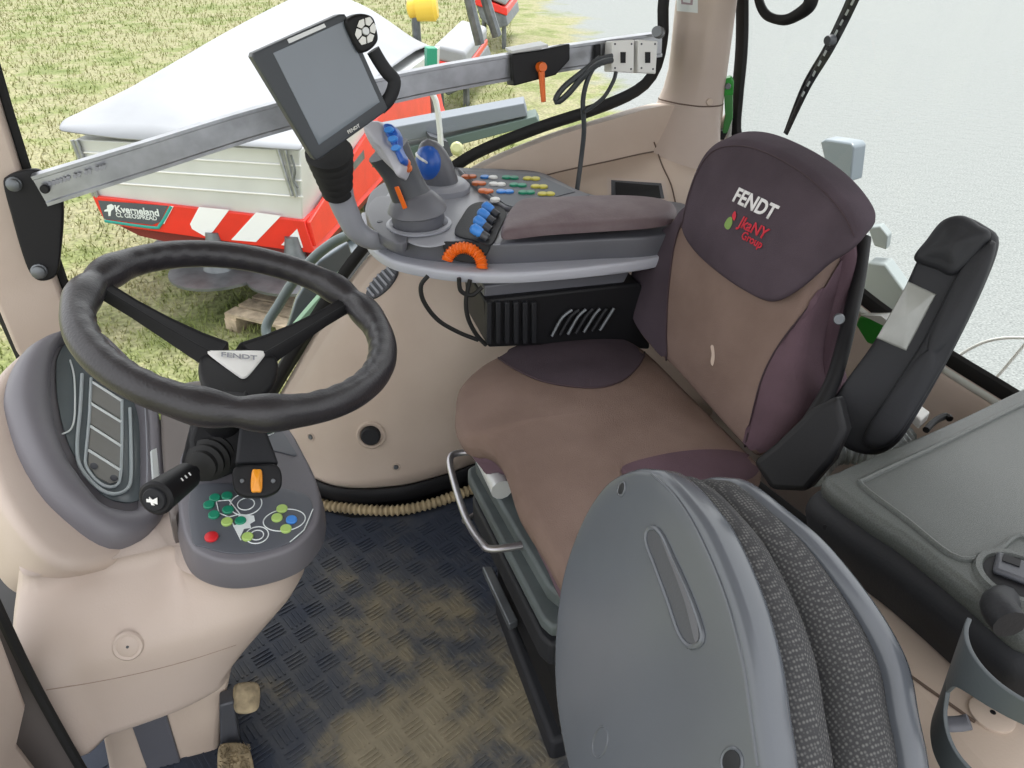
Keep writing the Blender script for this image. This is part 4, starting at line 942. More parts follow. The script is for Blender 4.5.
bm = B(); tube(bm, tp([(373, 50), (380, 62), (387, 72), (394, 80), (393, 90), (388, 100), (380, 108)], -0.012), 0.0115, 12, 40, flat=0.7, hint=tuple(TPN)); part('side_handle', bm, CHAR, tm)
# gaiter and stalk
ga, gb = PY(329, 152, 1.33), PY(337, 190, 1.37); gl = (gb - ga).length; gd_ = gb - ga
prof = []
for k in range(6):
    h = gl * k / 5.2; r1 = 0.040 - 0.0025 * k; prof += [(r1, h), (r1, h + gl * 0.10), (r1 - 0.005, h + gl * 0.13)]
bm = B(); lathe(bm, ga, gd_, prof, 24); part('gaiter', bm, RUBBER, tm)
bm = B(); tube(bm, [PY(x, y, yy) for x, y, yy in [(337, 180, 1.36), (341, 198, 1.375), (348, 215, 1.38), (357, 231, 1.385), (372, 240, 1.39), (386, 240, 1.40)]], lambda t: 0.026 - 0.007 * t, 14, 40, flat=0.8); part('stalk', bm, GREYL, tm)

# ================================================================== ALUMINIUM RAIL WITH CLAMP, BOXES, CABLES
rpts = [(40, 190, 1.575), (95, 173, 1.585), (150, 156, 1.60), (273, 118, 1.63), (404, 86, 1.66), (513, 66, 1.685), (610, 51, 1.70), (660, 44, 1.71)]
rc = cr([PY(*p) for p in rpts], 60)
bm = B(); rings = []
for i, p in enumerate(rc):
    t = (rc[min(i + 1, 59)] - rc[max(i - 1, 0)]).normalized(); w_ = V((0, 1, 0)); w_ = (w_ - t * w_.dot(t)).normalized(); u_ = w_.cross(t); u_ = u_ if u_.z > 0 else -u_
    h = 0.0285 - 0.003 * i / 59
    rings.append([p + u_ * a * h + w_ * b_ for a, b_ in ((-1, -.012), (-.78, -.012), (-.72, -.008), (.72, -.008), (.78, -.012), (1, -.012), (1, .014), (-1, .014))])
loft(bm, rings)
ml = thing('mounting_rail', bm, ALU, 'long brushed aluminium rail running across the side window', 'rail', angle=25)
b0 = PY(44, 191, 1.56)
p = PY(45, 189, 1.558); bm = B(); disc(bm, p, (-.1, -1, .1), 0.008, 0.006, 16); part('rail_bolt', bm, BLACK, ml)
bm = B()
for k in range(16):
    a = PY(50 + k * 3.6, 184 - k * 1.14, 1.5665); 
    if k in (6, 9, 12): continue
    box(bm, a, (0.006, 0.001, 0.008), Matrix.Rotation(0.35, 3, 'Y'))
part('stamped_marks', bm, GREYL, ml, kind='stuff')
BKN = V((.1, -1, .1)).normalized(); BKO = PY(40, 225, 1.583)
bk_px = [(3, 184), (8, 176), (22, 171), (38, 170), (48, 178), (60, 190), (63.5, 212), (61, 250), (57, 274), (47, 281), (36, 280), (28, 270), (20, 248), (11, 216)]
bm = B(); pad(bm, PL(bk_px, BKO, BKN), BKN, 0.02, 0.0, 0.005, N=100); bkt = thing('rail_bracket', bm, BLACK, 'black plate bracket holding the front end of the aluminium rail', 'bracket')
for x, y, r1 in ((14, 184, 0.011), (39, 271, 0.012)):
    q = PP(x, y, BKO, BKN); bm = B(); lathe(bm, q, BKN, [(r1 * 1.2, 0), (r1 * 1.2, 0.004), (r1, 0.005), (r1, 0.014), (r1 * .7, 0.016)], 14); part('bolt', bm, STEEL, bkt)
CLN = V((0, -1, .15)).normalized(); CLO = PY(540, 66, 1.655)
bm = B(); prism(bm, PL([(512, 54), (541, 50), (570, 43.5), (570, 60), (556, 75), (514, 86)], CLO, CLN), -CLN * 0.055); cl = thing('rail_clamp', bm, BLACK, 'black clamp with orange lever on the aluminium rail', 'clamp', bev=0.003)
bm = B(); a = PL([(512, 54), (570, 43.5)], CLO, CLN); prism(bm, [a[0] + V((0, .0, .0)), a[0].lerp(a[1], .62), a[0].lerp(a[1], .62) + V((0, .05, .0)), a[0] + V((0, .05, .0))], (0, 0, 0.006)); part('clamp_plate', bm, SILVER, cl, bev=0.001)
q = PP(541, 67, CLO + CLN * 0.006, CLN); q2 = PP(543.5, 102, CLO + CLN * 0.02, CLN)
bm = B(); tube(bm, [q, q.lerp(q2, .5), q2], lambda t: 0.0075 - 0.002 * t, 10, 12); cv_ = part('clamp_lever', bm, ORANGE, cl, label='orange clamp lever'); bm = B(); disc(bm, q, CLN, 0.0105, 0.014, 16); part('lever_hub', bm, ORANGE, cl)
for px_, nm in (([(612, 41), (634.5, 39.5), (634, 73), (611, 72)], 'white junction box on the rail, nearer the orange clamp lever'), ([(638.5, 39.5), (658, 41), (656, 74), (637.5, 73)], 'white junction box on the rail, against the rear pillar')):
    o_ = PY(634, 56, 1.645); bm = B(); prism(bm, PL(px_, o_, CLN), -CLN * 0.04); jb = thing('junction_box', bm, WHITE, nm, 'junction box', 'white boxes on the aluminium rail', bev=0.003)
    cx = sum(p[0] for p in px_) / 4; 
    bm = B(); prism(bm, PL([(cx - 2.6, 52), (cx + 2.6, 52), (cx + 2.4, 63), (cx - 2.4, 63)], o_ + CLN * .0003, CLN), CLN * 0.002); part('socket', bm, BLACK, jb)
    for x, y in ((px_[0][0] + 3, 44), (px_[2][0] - 3, 69), (px_[1][0] - 3, 44), (px_[3][0] + 4, 68)):
        bm = B(); disc(bm, PP(x, y, o_, CLN), CLN, 0.0022, 0.001, 10); part('screw', bm, GREYD, jb)
bm = B(); prism(bm, PL([(595.5, 45), (601, 44), (601, 67), (596, 68)], PY(598, 56, 1.675), CLN), -CLN * 0.05); thing('cable_tie', bm, BLACK, 'black strap round the aluminium rail left of the white boxes', 'strap', bev=0.002)
CABL = mat('grey_cable', (52, 56, 60), 0.5)
cbp = [[(612, 56, 1.63), (600, 60, 1.625), (589, 76, 1.62), (583, 100, 1.62), (584, 130, 1.62), (581, 160, 1.62), (577, 190, 1.60)],
       [(600, 58, 1.628), (585, 70, 1.62), (565, 86, 1.62), (556, 98, 1.62), (558, 102, 1.62), (568, 94, 1.615), (582, 78, 1.613), (598, 64, 1.612), (612, 60, 1.62)],
       [(616, 72, 1.63), (613, 82, 1.622), (604, 97, 1.617), (592, 107, 1.615), (584, 112, 1.61)]]
for k, (q, lb2) in enumerate(zip(cbp, ('grey cable hanging from the rail down to the window ledge', 'dark cable loop hanging beside the orange clamp lever', 'short cable curving down from the first white junction box'))):
    bm = B(); tube(bm, [PY(*p) for p in q], (0.0055, 0.0065, 0.0045)[k], 8, 50); thing('cable', bm, CABL, lb2, 'cable')
q = PY(660, 33, 1.68); bm = B(); lathe(bm, q, (-.6, -.7, .2), [(0.012, 0), (0.013, 0.012), (0.009, 0.014), (0.009, 0.022), (0.012, 0.024), (0.011, 0.034)], 14); part('rail_knob', bm, STEEL, ml, label='grey knob at the pillar end')

# ================================================================== SMALL FITTINGS ON THE BEIGE MOULDINGS
q, n_ = on(bvh_arch, 382, 283)
if q is not None:
    a_, _ = on(bvh_arch, 369, 297); b2, _ = on(bvh_arch, 395, 270); ax_ = (b2 - a_).normalized(); bx_ = n_.cross(ax_)
    L2 = (b2 - a_).length / 2
    bm = B(); pad(bm, [q + n_ * .004 + ax_ * L2 * 1.15 * math.cos(t) + bx_ * 0.024 * math.sin(t) for t in [2 * math.pi * k / 40 for k in range(40)]], n_, 0.012, 0.001, 0.003, N=60); av = thing('air_vent', bm, GREYD, 'oval grey air vent on the wheel arch under the console', 'air vent')
    for k in range(6):
        u = -0.75 + 0.3 * k; w_ = 0.021 * math.sqrt(1 - u * u * 0.8); bm = B(); box(bm, q + n_ * .006 + ax_ * L2 * u, (L2 * .12, w_ * 2, 0.006), mrot(ax_, bx_, n_)); part('vent_slat', bm, GREYL, av)
q, n_ = on(bvh_arch, 371, 435)
if q is not None:
    bm = B(); ringtube(bm, q, n_, 0.031, 0.005, 32); t_ = thing('plug_cap', bm, BEIGE_DIRTY, 'dark plug in a round beige recess low on the wheel arch', 'plug'); bm = B(); disc(bm, q + n_ * 0.001, n_, 0.0235, 0.012, 24); part('cap', bm, CHAR, t_)
for x, y, lb2 in ((311, 437, 'small screw on the arch left of the dark plug'), (396, 467, 'small screw on the arch below the dark plug')):
    q, n_ = on(bvh_arch, x, y)
    if q is not None: bm = B(); ringtube(bm, q, n_, 0.009, 0.0025, 20); t_ = thing('screw', bm, BEIGE_DIRTY, lb2, 'screw', 'screws on the wheel arch'); bm = B(); disc(bm, q, n_, 0.006, 0.004, 14); part('screw_head', bm, STEEL, t_)
bm = seam(bvh_arch, [(654, 142), (662, 165), (671, 185), (676, 206)], 0.0018, 0.0006, 30)
if len(bm.verts): struct('trim_13', bm, SEAMD, 'dark joint line crossing the ledge beside the rear pillar', 'trim')
bm = patch(bvh_arch, [(611, 181), (661, 184), (664, 199), (611, 197)], 0.003, smooth=False); t_ = thing('ledge_pocket', bm, GREYD, 'dark moulded pocket in the ledge behind the armrest pad', 'pocket')
bm = patch(bvh_arch, [(615, 184), (658, 187), (660, 199), (615, 197)], 0.006, smooth=False); part('pocket_liner', bm, BLACK, t_)
bm = patch(bvh_arch, [(607, 178), (665, 181), (668, 200), (607, 198)], 0.0015, smooth=False); part('pocket_rim', bm, BEIGE, t_)
pil = bpy.data.objects['trim_2']; bp_ = bvh_of(pil)
bm = patch(bp_, [(677, -8), (698, -6), (698, 13), (677, 11)], 0.001, smooth=False); t_ = thing('sticker', bm, LINEW, 'white safety sticker high on the rear pillar', 'sticker')
bm = patch(bp_, [(681, -8), (694, -6), (693, 5), (682, 4)], 0.002, smooth=False); part('sticker_sign', bm, mat('faded_print', (168, 150, 158), .7), t_)
bm = patch(bp_, [(683, -8), (692, -6), (691, 3), (684, 2)], 0.003, smooth=False); part('sticker_sign', bm, LINEW, t_)
q, n_ = on(bp_, 709, 102)
if q is not None: bm = B(); disc(bm, q, n_, 0.008, 0.006, 16); thing('screw', bm, BEIGE_DIRTY, 'beige screw on the foot of the rear pillar', 'screw')
LN = V((-.5, -.85, 0)).normalized(); LO = V((1.09, 1.66, .9))
bm = B(); prism(bm, PL([(722, 80), (731, 77), (734, 82), (733, 96), (723, 96)], LO, LN), -LN * 0.03); lt = thing('window_latch', bm, GREENV, 'green latch lever between the rear pillar and rear window', 'latch', bev=0.003)
bm = B(); prism(bm, PL([(724, 95), (733, 95), (733, 118), (727, 134), (722, 134), (725, 115)], LO, LN), -LN * 0.012); part('latch_lever', bm, GREENP, lt, bev=0.002)
bm = B(); disc(bm, PP(728, 86, LO, LN), LN, 0.007, 0.008, 14); part('latch_pin', bm, STEEL, lt)
bm = B(); prism(bm, PL([(716, 130), (728, 132), (724, 140), (716, 140)], LO, LN), -LN * 0.03); part('latch_foot', bm, BLACK, lt, bev=0.002)

# ================================================================== STORAGE BOX AND CUP HOLDER (rear left)
LZ = 0.70
sb = empty('storage_box', (0.85, 0.5, 0.58), 'dark grey storage box with a recessed lid beside the seat', 'storage box')
lid_px = [(824, 480), (834, 472), (860, 460), (940, 425), (1024, 386), (1120, 344), (1230, 470), (1140, 640), (1040, 640), (1000, 616), (979, 598), (940, 566), (904, 538), (862, 510)]
lid3 = [PZ(x, y, LZ) for x, y in lid_px]; lcn = sum(lid3, V()) / len(lid3)
bm = B(); pad(bm, lid3, ZN, 0.03, 0.0, 0.012, N=160, rad=6); lid = part('lid', bm, mat('grained_grey_lid', (84, 88, 86), 0.42, vary=(700, 0.22, 1), bump=(900, 0.35)), sb)
bm = B(); pad(bm, [p - ZN * 0.022 for p in inset(lid3, lcn, -0.012)], ZN, 0.098, 0.0, 0.03, N=160, taper=0.012); part('box_body', bm, CHAR, sb)
bld = bvh_of(lid)
bm = B(); rec = cr([PZ(x, y, LZ + 0.0002) for x, y in [(862, 486), (868, 478), (950, 440), (1024, 404), (1100, 370), (1180, 470), (1080, 560), (1024, 536), (1000, 549), (980, 558), (952, 556), (905, 519)]], 120, True); tube(bm, rec, 0.0038, 8, closed=True); part('lid_bead', bm, bpy.data.materials['grained_grey_lid'], lid)
lq = PZ(1016, 578, LZ)
bm = B(); ringtube(bm, lq, ZN, 0.036, 0.006, 40); lt_ = part('latch_surround', bm, bpy.data.materials['grained_grey_lid'], sb)
bm = B(); disc(bm, lq, ZN, 0.034, 0.003, 36); part('latch_well', bm, BLACK, lt_)
bm = B(); box(bm, lq + V((0.004, 0.004, 0.006)), (0.044, 0.034, 0.008), Matrix.Rotation(-0.9, 3, 'Z')); part('latch_handle', bm, GREYD, lt_, bev=0.004)
bm = B(); box(bm, lq + V((0.004, 0.014, 0.0105)), (0.016, 0.012, 0.002), Matrix.Rotation(-0.9, 3, 'Z')); part('latch_slot', bm, BLACK, lt_)
q = PZ(840, 512, LZ - 0.03); bm = B(); disc(bm, q + V((-.012, 0, -0.02)), (-1, -.3, .2), 0.004, 0.006, 10); part('lid_screw', bm, BLACK, sb)
# small fittings behind the box: white cap, black clip
bm = B(); prism(bm, [PZ(x, y, 0.52) for x, y in [(906, 418), (915, 412), (927, 421), (918, 430)]], (0, 0, 0.02)); thing('white_connector', bm, WHITE, 'small white connector behind the storage box by the rear sill', 'connector', bev=0.003)
bm = B(); tube(bm, [PZ(x, y, 0.53) for x, y in [(926, 430), (935, 421), (946, 416), (950, 419)]], 0.006, 8, 16); thing('cable_clip', bm, BLACK, 'black clip behind the storage box beside the white connector', 'clip')
HOSEC = mat('clear_ribbed_hose', (150, 156, 156), 0.3, vary=(60, 0.3))
bm = B(); tube(bm, [PZ(x, y, 0.5) for x, y in [(812, 476), (830, 455), (852, 452), (880, 454), (905, 436)]], lambda t: 0.02 + 0.003 * math.sin(t * 120), 10, 120); thing('ribbed_hose', bm, HOSEC, 'pale ribbed hose between the armrest bracket and storage box', 'hose')
# cup holder
CU = mat('grey_cup_holder', (74, 80, 84), 0.45, bump=(300, 0.1))
ch0 = PD(1022, 692, 0.67); ch0z = ch0.z
cu_ = empty('cup_holder', (ch0.x, ch0.y, 0.45), 'grey open-ring cup holder clipped on the storage box side', 'cup holder')
def hoop(z0, z1, r1, r2, th, a0, a1, nm, parent, m_=CU, n=48):
    bm = B(); rings = []
    for k in range(n + 1):
        a = math.radians(a0 + (a1 - a0) * k / n); d = V((math.cos(a), math.sin(a), 0)); c0 = V((ch0.x, ch0.y, 0))
        rings.append([c0 + d * r1 + V((0, 0, z0)), c0 + d * (r1 - th) + V((0, 0, z0)), c0 + d * (r2 - th) + V((0, 0, z1)), c0 + d * r2 + V((0, 0, z1))])
    loft(bm, rings); return part(nm, bm, m_, parent, bev=0.001)
def wall_strip(fz0, fz1, a0, a1, th=0.004, n=60):
    bm = B(); rings = []
    for k in range(n + 1):
        a = math.radians(a0 + (a1 - a0) * k / n); d = V((math.cos(a), math.sin(a), 0)); c0 = V((ch0.x, ch0.y, 0)); z0, z1 = fz0(math.degrees(a)), fz1(math.degrees(a))
        f = lambda z: 0.050 + 0.06 * (z - ch0z + 0.1)
        rings.append([c0 + d * f(z0) + V((0, 0, z0)), c0 + d * (f(z0) - th) + V((0, 0, z0)), c0 + d * (f(z1) - th) + V((0, 0, z1)), c0 + d * f(z1) + V((0, 0, z1))])
    loft(bm, rings); return bm
TC, TW = 222.0, 74.0
def opening(a): return 0.044 * math.sqrt(max(0.0, 1 - ((a - TC) / TW) ** 2))
zc_ = ch0z - 0.022
part('holder_wall', wall_strip(lambda a: zc_ + opening(a), lambda a: ch0z + 0.048, 118, 326), CU, cu_, bev=0.001, label='curved upper band of the cup holder')
part('holder_wall', wall_strip(lambda a: ch0z - 0.10 + 0.02 * ((a - TC) / 90) ** 2, lambda a: zc_ - opening(a), 118, 326), CU, cu_, bev=0.001, label='curved lower band of the cup holder')
for a in (152, 40): 
    d = V((math.cos(math.radians(a)), math.sin(math.radians(a)), 0)); bm = B(); tube(bm, [V((ch0.x, ch0.y, ch0z - 0.06)) + d * 0.05, V((ch0.x, ch0.y, ch0z - 0.055)) + d * 0.035, V((ch0.x, ch0.y, ch0z - 0.05)) + d * 0.028], 0.008, 10, 10, flat=0.6); part('grip_finger', bm, GREY, cu_)
bm = B(); tube(bm, [V((ch0.x + 0.03, ch0.y + 0.05, ch0z + 0.02)), V((ch0.x + 0.045, ch0.y + 0.075, ch0z + 0.012)), lq + V((0.0, 0.0, -0.03))], 0.016, 12, 14); part('holder_clamp', bm, CHAR, cu_)

# ================================================================== PEDALS
for px_, lb2, up_ in (([(224, 705), (238, 700), (248, 745), (240, 790), (226, 790)], 'grey pedal with a worn square dusty pad by the console foot', 1), ([(205, 740), (232, 735), (246, 768), (252, 800), (210, 800)], 'low pedal with a dirt-caked bristly pad at the bottom edge', 0)):
    if up_:
        bm = B(); prism(bm, [PY(x, y, 0.915) for x, y in [(219, 706), (234, 702), (240, 745), (244, 800), (222, 800)]], (0, 0.03, 0)); t_ = thing('foot_pedal', bm, GREYD, lb2, 'pedal', bev=0.004)
        bm = B(); pad(bm, [PP(x, y, PY(248, 697, .92), V((.5, -.5, .7)).normalized()) for x, y in [(237, 686), (243, 682), (257, 682), (261, 690), (260, 706), (254, 712), (241, 712), (237, 704)]], V((.5, -.5, .7)), 0.02, 0.003, 0.005, N=50); part('pedal_pad', bm, DUST, t_)
    else:
        bm = B(); pad(bm, [PP(x, y, PY(235, 755, .88), V((.2, -.4, .9)).normalized()) for x, y in [(219, 746), (230, 742), (246, 744), (252, 756), (256, 785), (246, 800), (224, 798), (218, 770)]], V((.2, -.4, .9)), 0.02, 0.004, 0.006, N=60); t_ = thing('foot_pedal', bm, DUST, lb2, 'pedal')
        bm = B(); rnd = random.Random(3)
        for k in range(380):
            x, y = rnd.uniform(220, 251), rnd.uniform(745, 790); q = PP(x, y, PY(235, 755, .878), V((.2, -.4, .9)).normalized()); d = V((rnd.uniform(-.5, .5), rnd.uniform(-.8, .2), 1)).normalized(); sd_ = d.cross(V((1, 0, 0))).normalized() * 0.0012
            vs = [bm.verts.new(p) for p in (q - sd_, q + sd_, q + d * 0.012)]; bm.faces.new(vs)
        part('bristles', bm, DUST, t_, kind='stuff', smooth=False)

# ================================================================== OUTSIDE: FERTILISER SPREADER
SD = V((.416, .909, 0)).normalized()                       # from its tailboard away from the cab
SL = PZ(93, 197, -0.47)
def sp_(x, y, k=0.0): return PP(x, y, SL + SD * k, SD)      # on the tailboard plane, k metres behind it
fs = empty('fertiliser_spreader', (SL.x + 1.2, SL.y + 0.6, GZ), 'red and silver fertiliser spreader under a white tarpaulin with striped tailboard', 'fertiliser spreader')
DEP = 4.4
BLp = [sp_(x, y) for x, y in [(93, 197), (303, 222), (300, 150), (75, 139)]]
bm = B(); prism(bm, BLp, SD * DEP); part('hopper', bm, SILVER, fs, bev=0.01)
for (xa, ya), (xb, yb) in (((78, 152), (301, 166)), ((83, 167), (302, 181)), ((87, 181), (303, 197))):
    bm = B(); tube(bm, [sp_(xa, ya, -.005), sp_(xb, yb, -.005)], 0.007, 6); part('hopper_rib', bm, WHITE, fs)
# red skirt with rounded lower left corner and inward-sloping bottom
redo = [(92, 196), (304, 221), (312, 246), (316, 254), (250, 245), (180, 235), (130, 228), (112, 224), (103, 218), (98, 209)]
bm = B(); prism(bm, [sp_(x, y, -.03) for x, y in redo], SD * (DEP + .06)); sk = part('skirt', bm, RED, fs, bev=0.006)
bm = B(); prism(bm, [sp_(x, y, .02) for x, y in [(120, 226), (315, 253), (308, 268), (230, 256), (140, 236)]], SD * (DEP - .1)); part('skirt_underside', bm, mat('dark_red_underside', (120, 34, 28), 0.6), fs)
bm = B(); prism(bm, [sp_(x, y, -.034) for x, y in [(98, 200.5), (168, 206), (160, 222), (152, 225), (104, 219)]], SD * .004); part('decal', bm, SLATE, sk, smooth=False, label='slate decal with white lettering')
bm = B(); tube(bm, [sp_(x, y, -.037) for x, y in [(104.5, 221), (152, 227.5), (160, 225), (171, 206.5)]], 0.011, 6, 30, flat=.3, hint=tuple(SD)); part('decal_line', bm, TEAL, sk)
bm = B(); prism(bm, [sp_(x, y, -.036) for x, y in [(169.5, 206), (173.5, 206.5), (164, 224), (160.5, 223)]], SD * .003); part('decal_line', bm, REFL, sk, smooth=False)
for q in ([(199, 207), (229, 210), (213, 231.5), (206, 237), (192, 229), (190, 224)], [(256, 212.5), (281, 216), (256, 242), (231, 240)], [(297, 229), (303, 248), (281, 245)]):
    bm = B(); prism(bm, [sp_(x, y, -.034) for x, y in q], SD * .004); part('reflective_stripe', bm, REFL, sk, smooth=False)
def lettering(txt, x, y, x2, y2, size, m_, bold=.03, sh=0.0, k=-.0375):
    a, b_ = sp_(x, y, k), sp_(x2, y2, k); xd = (b_ - a).normalized(); yd = xd.cross(SD) * -1; yd = yd if yd.z > 0 else -yd
    return text_bm(txt, (a + b_) / 2, xd, yd, size, 0.0, bold, sh, None, -SD)
part('lettering', lettering('Kverneland', 116, 209, 158, 213, 0.072, LINEW, .03), LINEW, sk, smooth=False, label='white lettering')
part('lettering', lettering('CL GEOSPREAD', 117, 215, 156, 218.5, 0.044, LINEW, .02), LINEW, sk, smooth=False, label='smaller white lettering below')
bm = B(); prism(bm, [sp_(x, y, -.036) for x, y in [(107, 205.5), (111, 204), (114, 206), (113.5, 209), (111, 211), (110.5, 216), (108.5, 216), (108, 211.5), (104, 211.5), (104.5, 210), (107, 209)]], SD * .003); part('logo', bm, LINEW, sk, smooth=False, label='white running figure logo')
# tarpaulin
t_front = [sp_(x, y, k) for x, y, k in [(58, 131, -.1), (120, 139, -.06), (185, 143, -.06), (245, 147, -.06), (303, 151, -.1)]]
r1 = sp_(154, 80, .55); r1b = sp_(212, 98, .55); r1c = sp_(258, 118, .35)
def back(p, k, dz=0): return p + SD * k + V((0, 0, dz))
rows = [t_front, [sp_(62, 122, .0), sp_(104, 112, .2), sp_(168, 112, .22), sp_(232, 132, .12), sp_(302, 138, .05)], [sp_(72, 117, .25), sp_(110, 98, .45), sp_(158, 81, .55), sp_(222, 104, .5), sp_(306, 130, .3)]]
for k, dz in ((0.5, .06), (1.0, .13), (1.5, .18), (2.2, .24), (2.8, .28), (3.6, .32)):
    rows.append([back(p, k, dz * (0, .3, 1, 1.15, .1)[i]) for i, p in enumerate(rows[2])])
rows.append([back(p, DEP + .1 - .3, -.02) for p in t_front])
bm = B(); G2 = []
for r0_ in rows: G2.append([bm.verts.new(p) for p in cr(r0_, 40)])
for a, b_ in zip(G2, G2[1:]):
    for i in range(39): bm.faces.new((a[i], a[i + 1], b_[i + 1], b_[i]))
tp_ = part('tarpaulin', bm, TARP, fs, sub=1, angle=80); tp_.modifiers.new('thickness', 'SOLIDIFY').thickness = 0.01
# posts, catch and edge trim
for q in ([(72, 140), (94, 196)], [(76, 140), (97, 197)]):
    bm = B(); tube(bm, [sp_(*q[0], -.02), sp_(*q[1], -.02)], 0.014, 8); part('corner_post', bm, ALU, fs)
for q in ([(277, 148), (292, 196)], [(285, 150), (296, 197)]):
    bm = B(); tube(bm, [sp_(*q[0], -.03), sp_(*q[1], -.03)], 0.012, 8); part('catch_bar', bm, ALU, fs)
bm = B(); tube(bm, [sp_(291, 155, -.05), sp_(295, 170, -.05), sp_(294, 180, -.05), sp_(298, 188, -.05)], 0.008, 6, 20); part('catch_chain', bm, STEEL, fs)
R0, R1 = sp_(306, 222, -.01), sp_(312, 246, -.01)
nside = SD.cross(V((0, 0, 1))).normalized()
bm = B(); prism(bm, [R0, R0 + SD * .8 + V((0, 0, .14)), R0 + SD * 1.8 + V((0, 0, .30)), R0 + SD * 4.2 + V((0, 0, .36)), R0 + SD * 4.2 + V((0, 0, -.2)), R1], nside * .03); part('side_panel', bm, RED, fs, bev=.005)
bm = B(); bd = [R0 + SD * a + nside * .032 + V((0, 0, z)) for a, z in ((1.0, .0), (1.0, .12), (1.3, .15), (1.3, .02))]; prism(bm, bd, nside * .004); part('side_sticker', bm, STEEL, fs, smooth=False)
# spreading gear underneath and stand
for (x, y), r1_ in (((205, 285), .36), ((285, 290), .36)):
    q = PZ(x, y, -0.98) + SD * .25; bm = B(); lathe(bm, q, (0, 0, 1), [(0.04, -.03), (r1_, 0.0), (r1_, .02), (.12, .03), (.08, .14), (.05, .3)], 28); dd_ = part('spreading_disc', bm, STEEL, fs)
    for a in (0.4, 2.6):
        d = V((math.cos(a), math.sin(a), 0)); bm = B(); box(bm, q + d * .2 + V((0, 0, .06)), (.34, .02, .08), mrot(d, V((-d.y, d.x, 0)), V((0, 0, 1)))); part('disc_vane', bm, STEEL, dd_)
bm = B(); prism(bm, [sp_(x, y, .15) for x, y in [(150, 245), (300, 262), (280, 285), (190, 275)]], SD * 1.2); part('chassis', bm, GREYD, fs)
for k1, px_ in ((1.0, 170), (1.0, 290), (1.9, 170), (1.9, 290)):
    q = sp_(px_, 262, .1) + SD * k1; bm = B(); box(bm, (q.x, q.y, (q.z + GZ) / 2), (.08, .08, q.z - GZ)); part('stand_leg', bm, GREYD, fs)

# ---- wooden pallet on the grass
P0 = PZ(224, 313, GZ + 0.14); pu = (PZ(300, 331, GZ + .14) - P0).normalized(); pu.z = 0; pu.normalize(); pv_ = V((-pu.y, pu.x, 0))
if pv_.y < 0: pv_ = -pv_
wp = empty('wooden_pallet', (P0.x, P0.y, GZ), 'weathered wooden pallet lying on the grass below the spreader', 'pallet')
Mx = mrot(pu, pv_, V((0, 0, 1)))
for k in range(6): bm = B(); box(bm, P0 + pu * 0.5 * 1.0 + pv_ * (0.06 + k * 0.145) + V((0, 0, -.01)), (1.0, .115, .02), Mx); part('top_plank', bm, WOOD, wp)
for k in range(3):
    bm = B(); box(bm, P0 + pu * (.05 + k * .45) + pv_ * .42 + V((0, 0, -.03)), (.1, .84, .02), Mx); part('cross_plank', bm, WOOD, wp)
    bm = B(); box(bm, P0 + pu * (.05 + k * .45) + pv_ * .42 + V((0, 0, -.13)), (.1, .84, .02), Mx); part('bottom_plank', bm, WOOD, wp)
    for j in range(3): bm = B(); box(bm, P0 + pu * (.05 + k * .45) + pv_ * (.05 + j * .37) + V((0, 0, -.08)), (.1, .12, .08), Mx); part('block', bm, WOOD, wp)

# ---- steel beams lying beyond the rear of the spreader
for q, m_, lb2 in (([(372, 131), (524, 103), (527.5, 116), (372, 149)], mat('dull_grey_steel', (110, 116, 124), 0.55), 'grey steel beam outside the side window, upper of two'), ([(372, 156), (536, 116), (540, 124), (372, 168)], mat('dull_green_steel', (82, 98, 92), 0.55), 'green-grey steel beam outside the side window, lower of two')):
    bm = B(); prism(bm, [PY(x, y, 3.9) for x, y in q], (.05, .16, 0)); o = thing('steel_beam', bm, m_, lb2, 'beam', 'steel beams outside the side window', bev=0.006)
    for x in (400, 430):
        qq = PY(x, 150, 3.98); bm = B(); box(bm, (qq.x, 3.98, (qq.z + GZ) / 2), (.06, .06, qq.z - GZ)); part('beam_leg', bm, GREYD, o)
q = [PY(x, y, 3.85) for x, y in [(455, 150), (458, 200)]]
bm = B(); tube(bm, [PY(x, y, 3.7) for x, y in [(431, 92), (436, 102), (439, 122), (441, 146)]], 0.014, 8, 20); mk = thing('marker_arm', bm, SILVER, 'thin bent white arm standing in front of the steel beams', 'arm')
bm = B(); prism(bm, [PY(x, y, 3.80) for x, y in [(430, 136), (448, 142), (453, 156), (434, 162)]], (0, .1, 0)); part('arm_foot', bm, GREYD, mk)
bm = B(); lathe(bm, PY(457, 150, 3.62), (-.2, -.8, .4), [(.02, 0), (.03, .01), (.03, .05), (.02, .06)], 16); part('marker_lamp', bm, mat('pale_yellow_lens', (176, 178, 130), .4), mk)
bm = B(); prism(bm, [PY(x, y, 7.2) for x, y in [(427, 48), (437.5, 48), (437.5, 72), (427, 72)]], (0, .12, 0)); gp_ = thing('green_post', bm, GREENB, 'short green post at the far right corner of the spreader', 'post', bev=0.01)
bm = B(); q = PY(432, 72, 7.26); tube(bm, [q, V((q.x, q.y, GZ))], 0.03, 8); part('post_shaft', bm, STEEL, gp_)

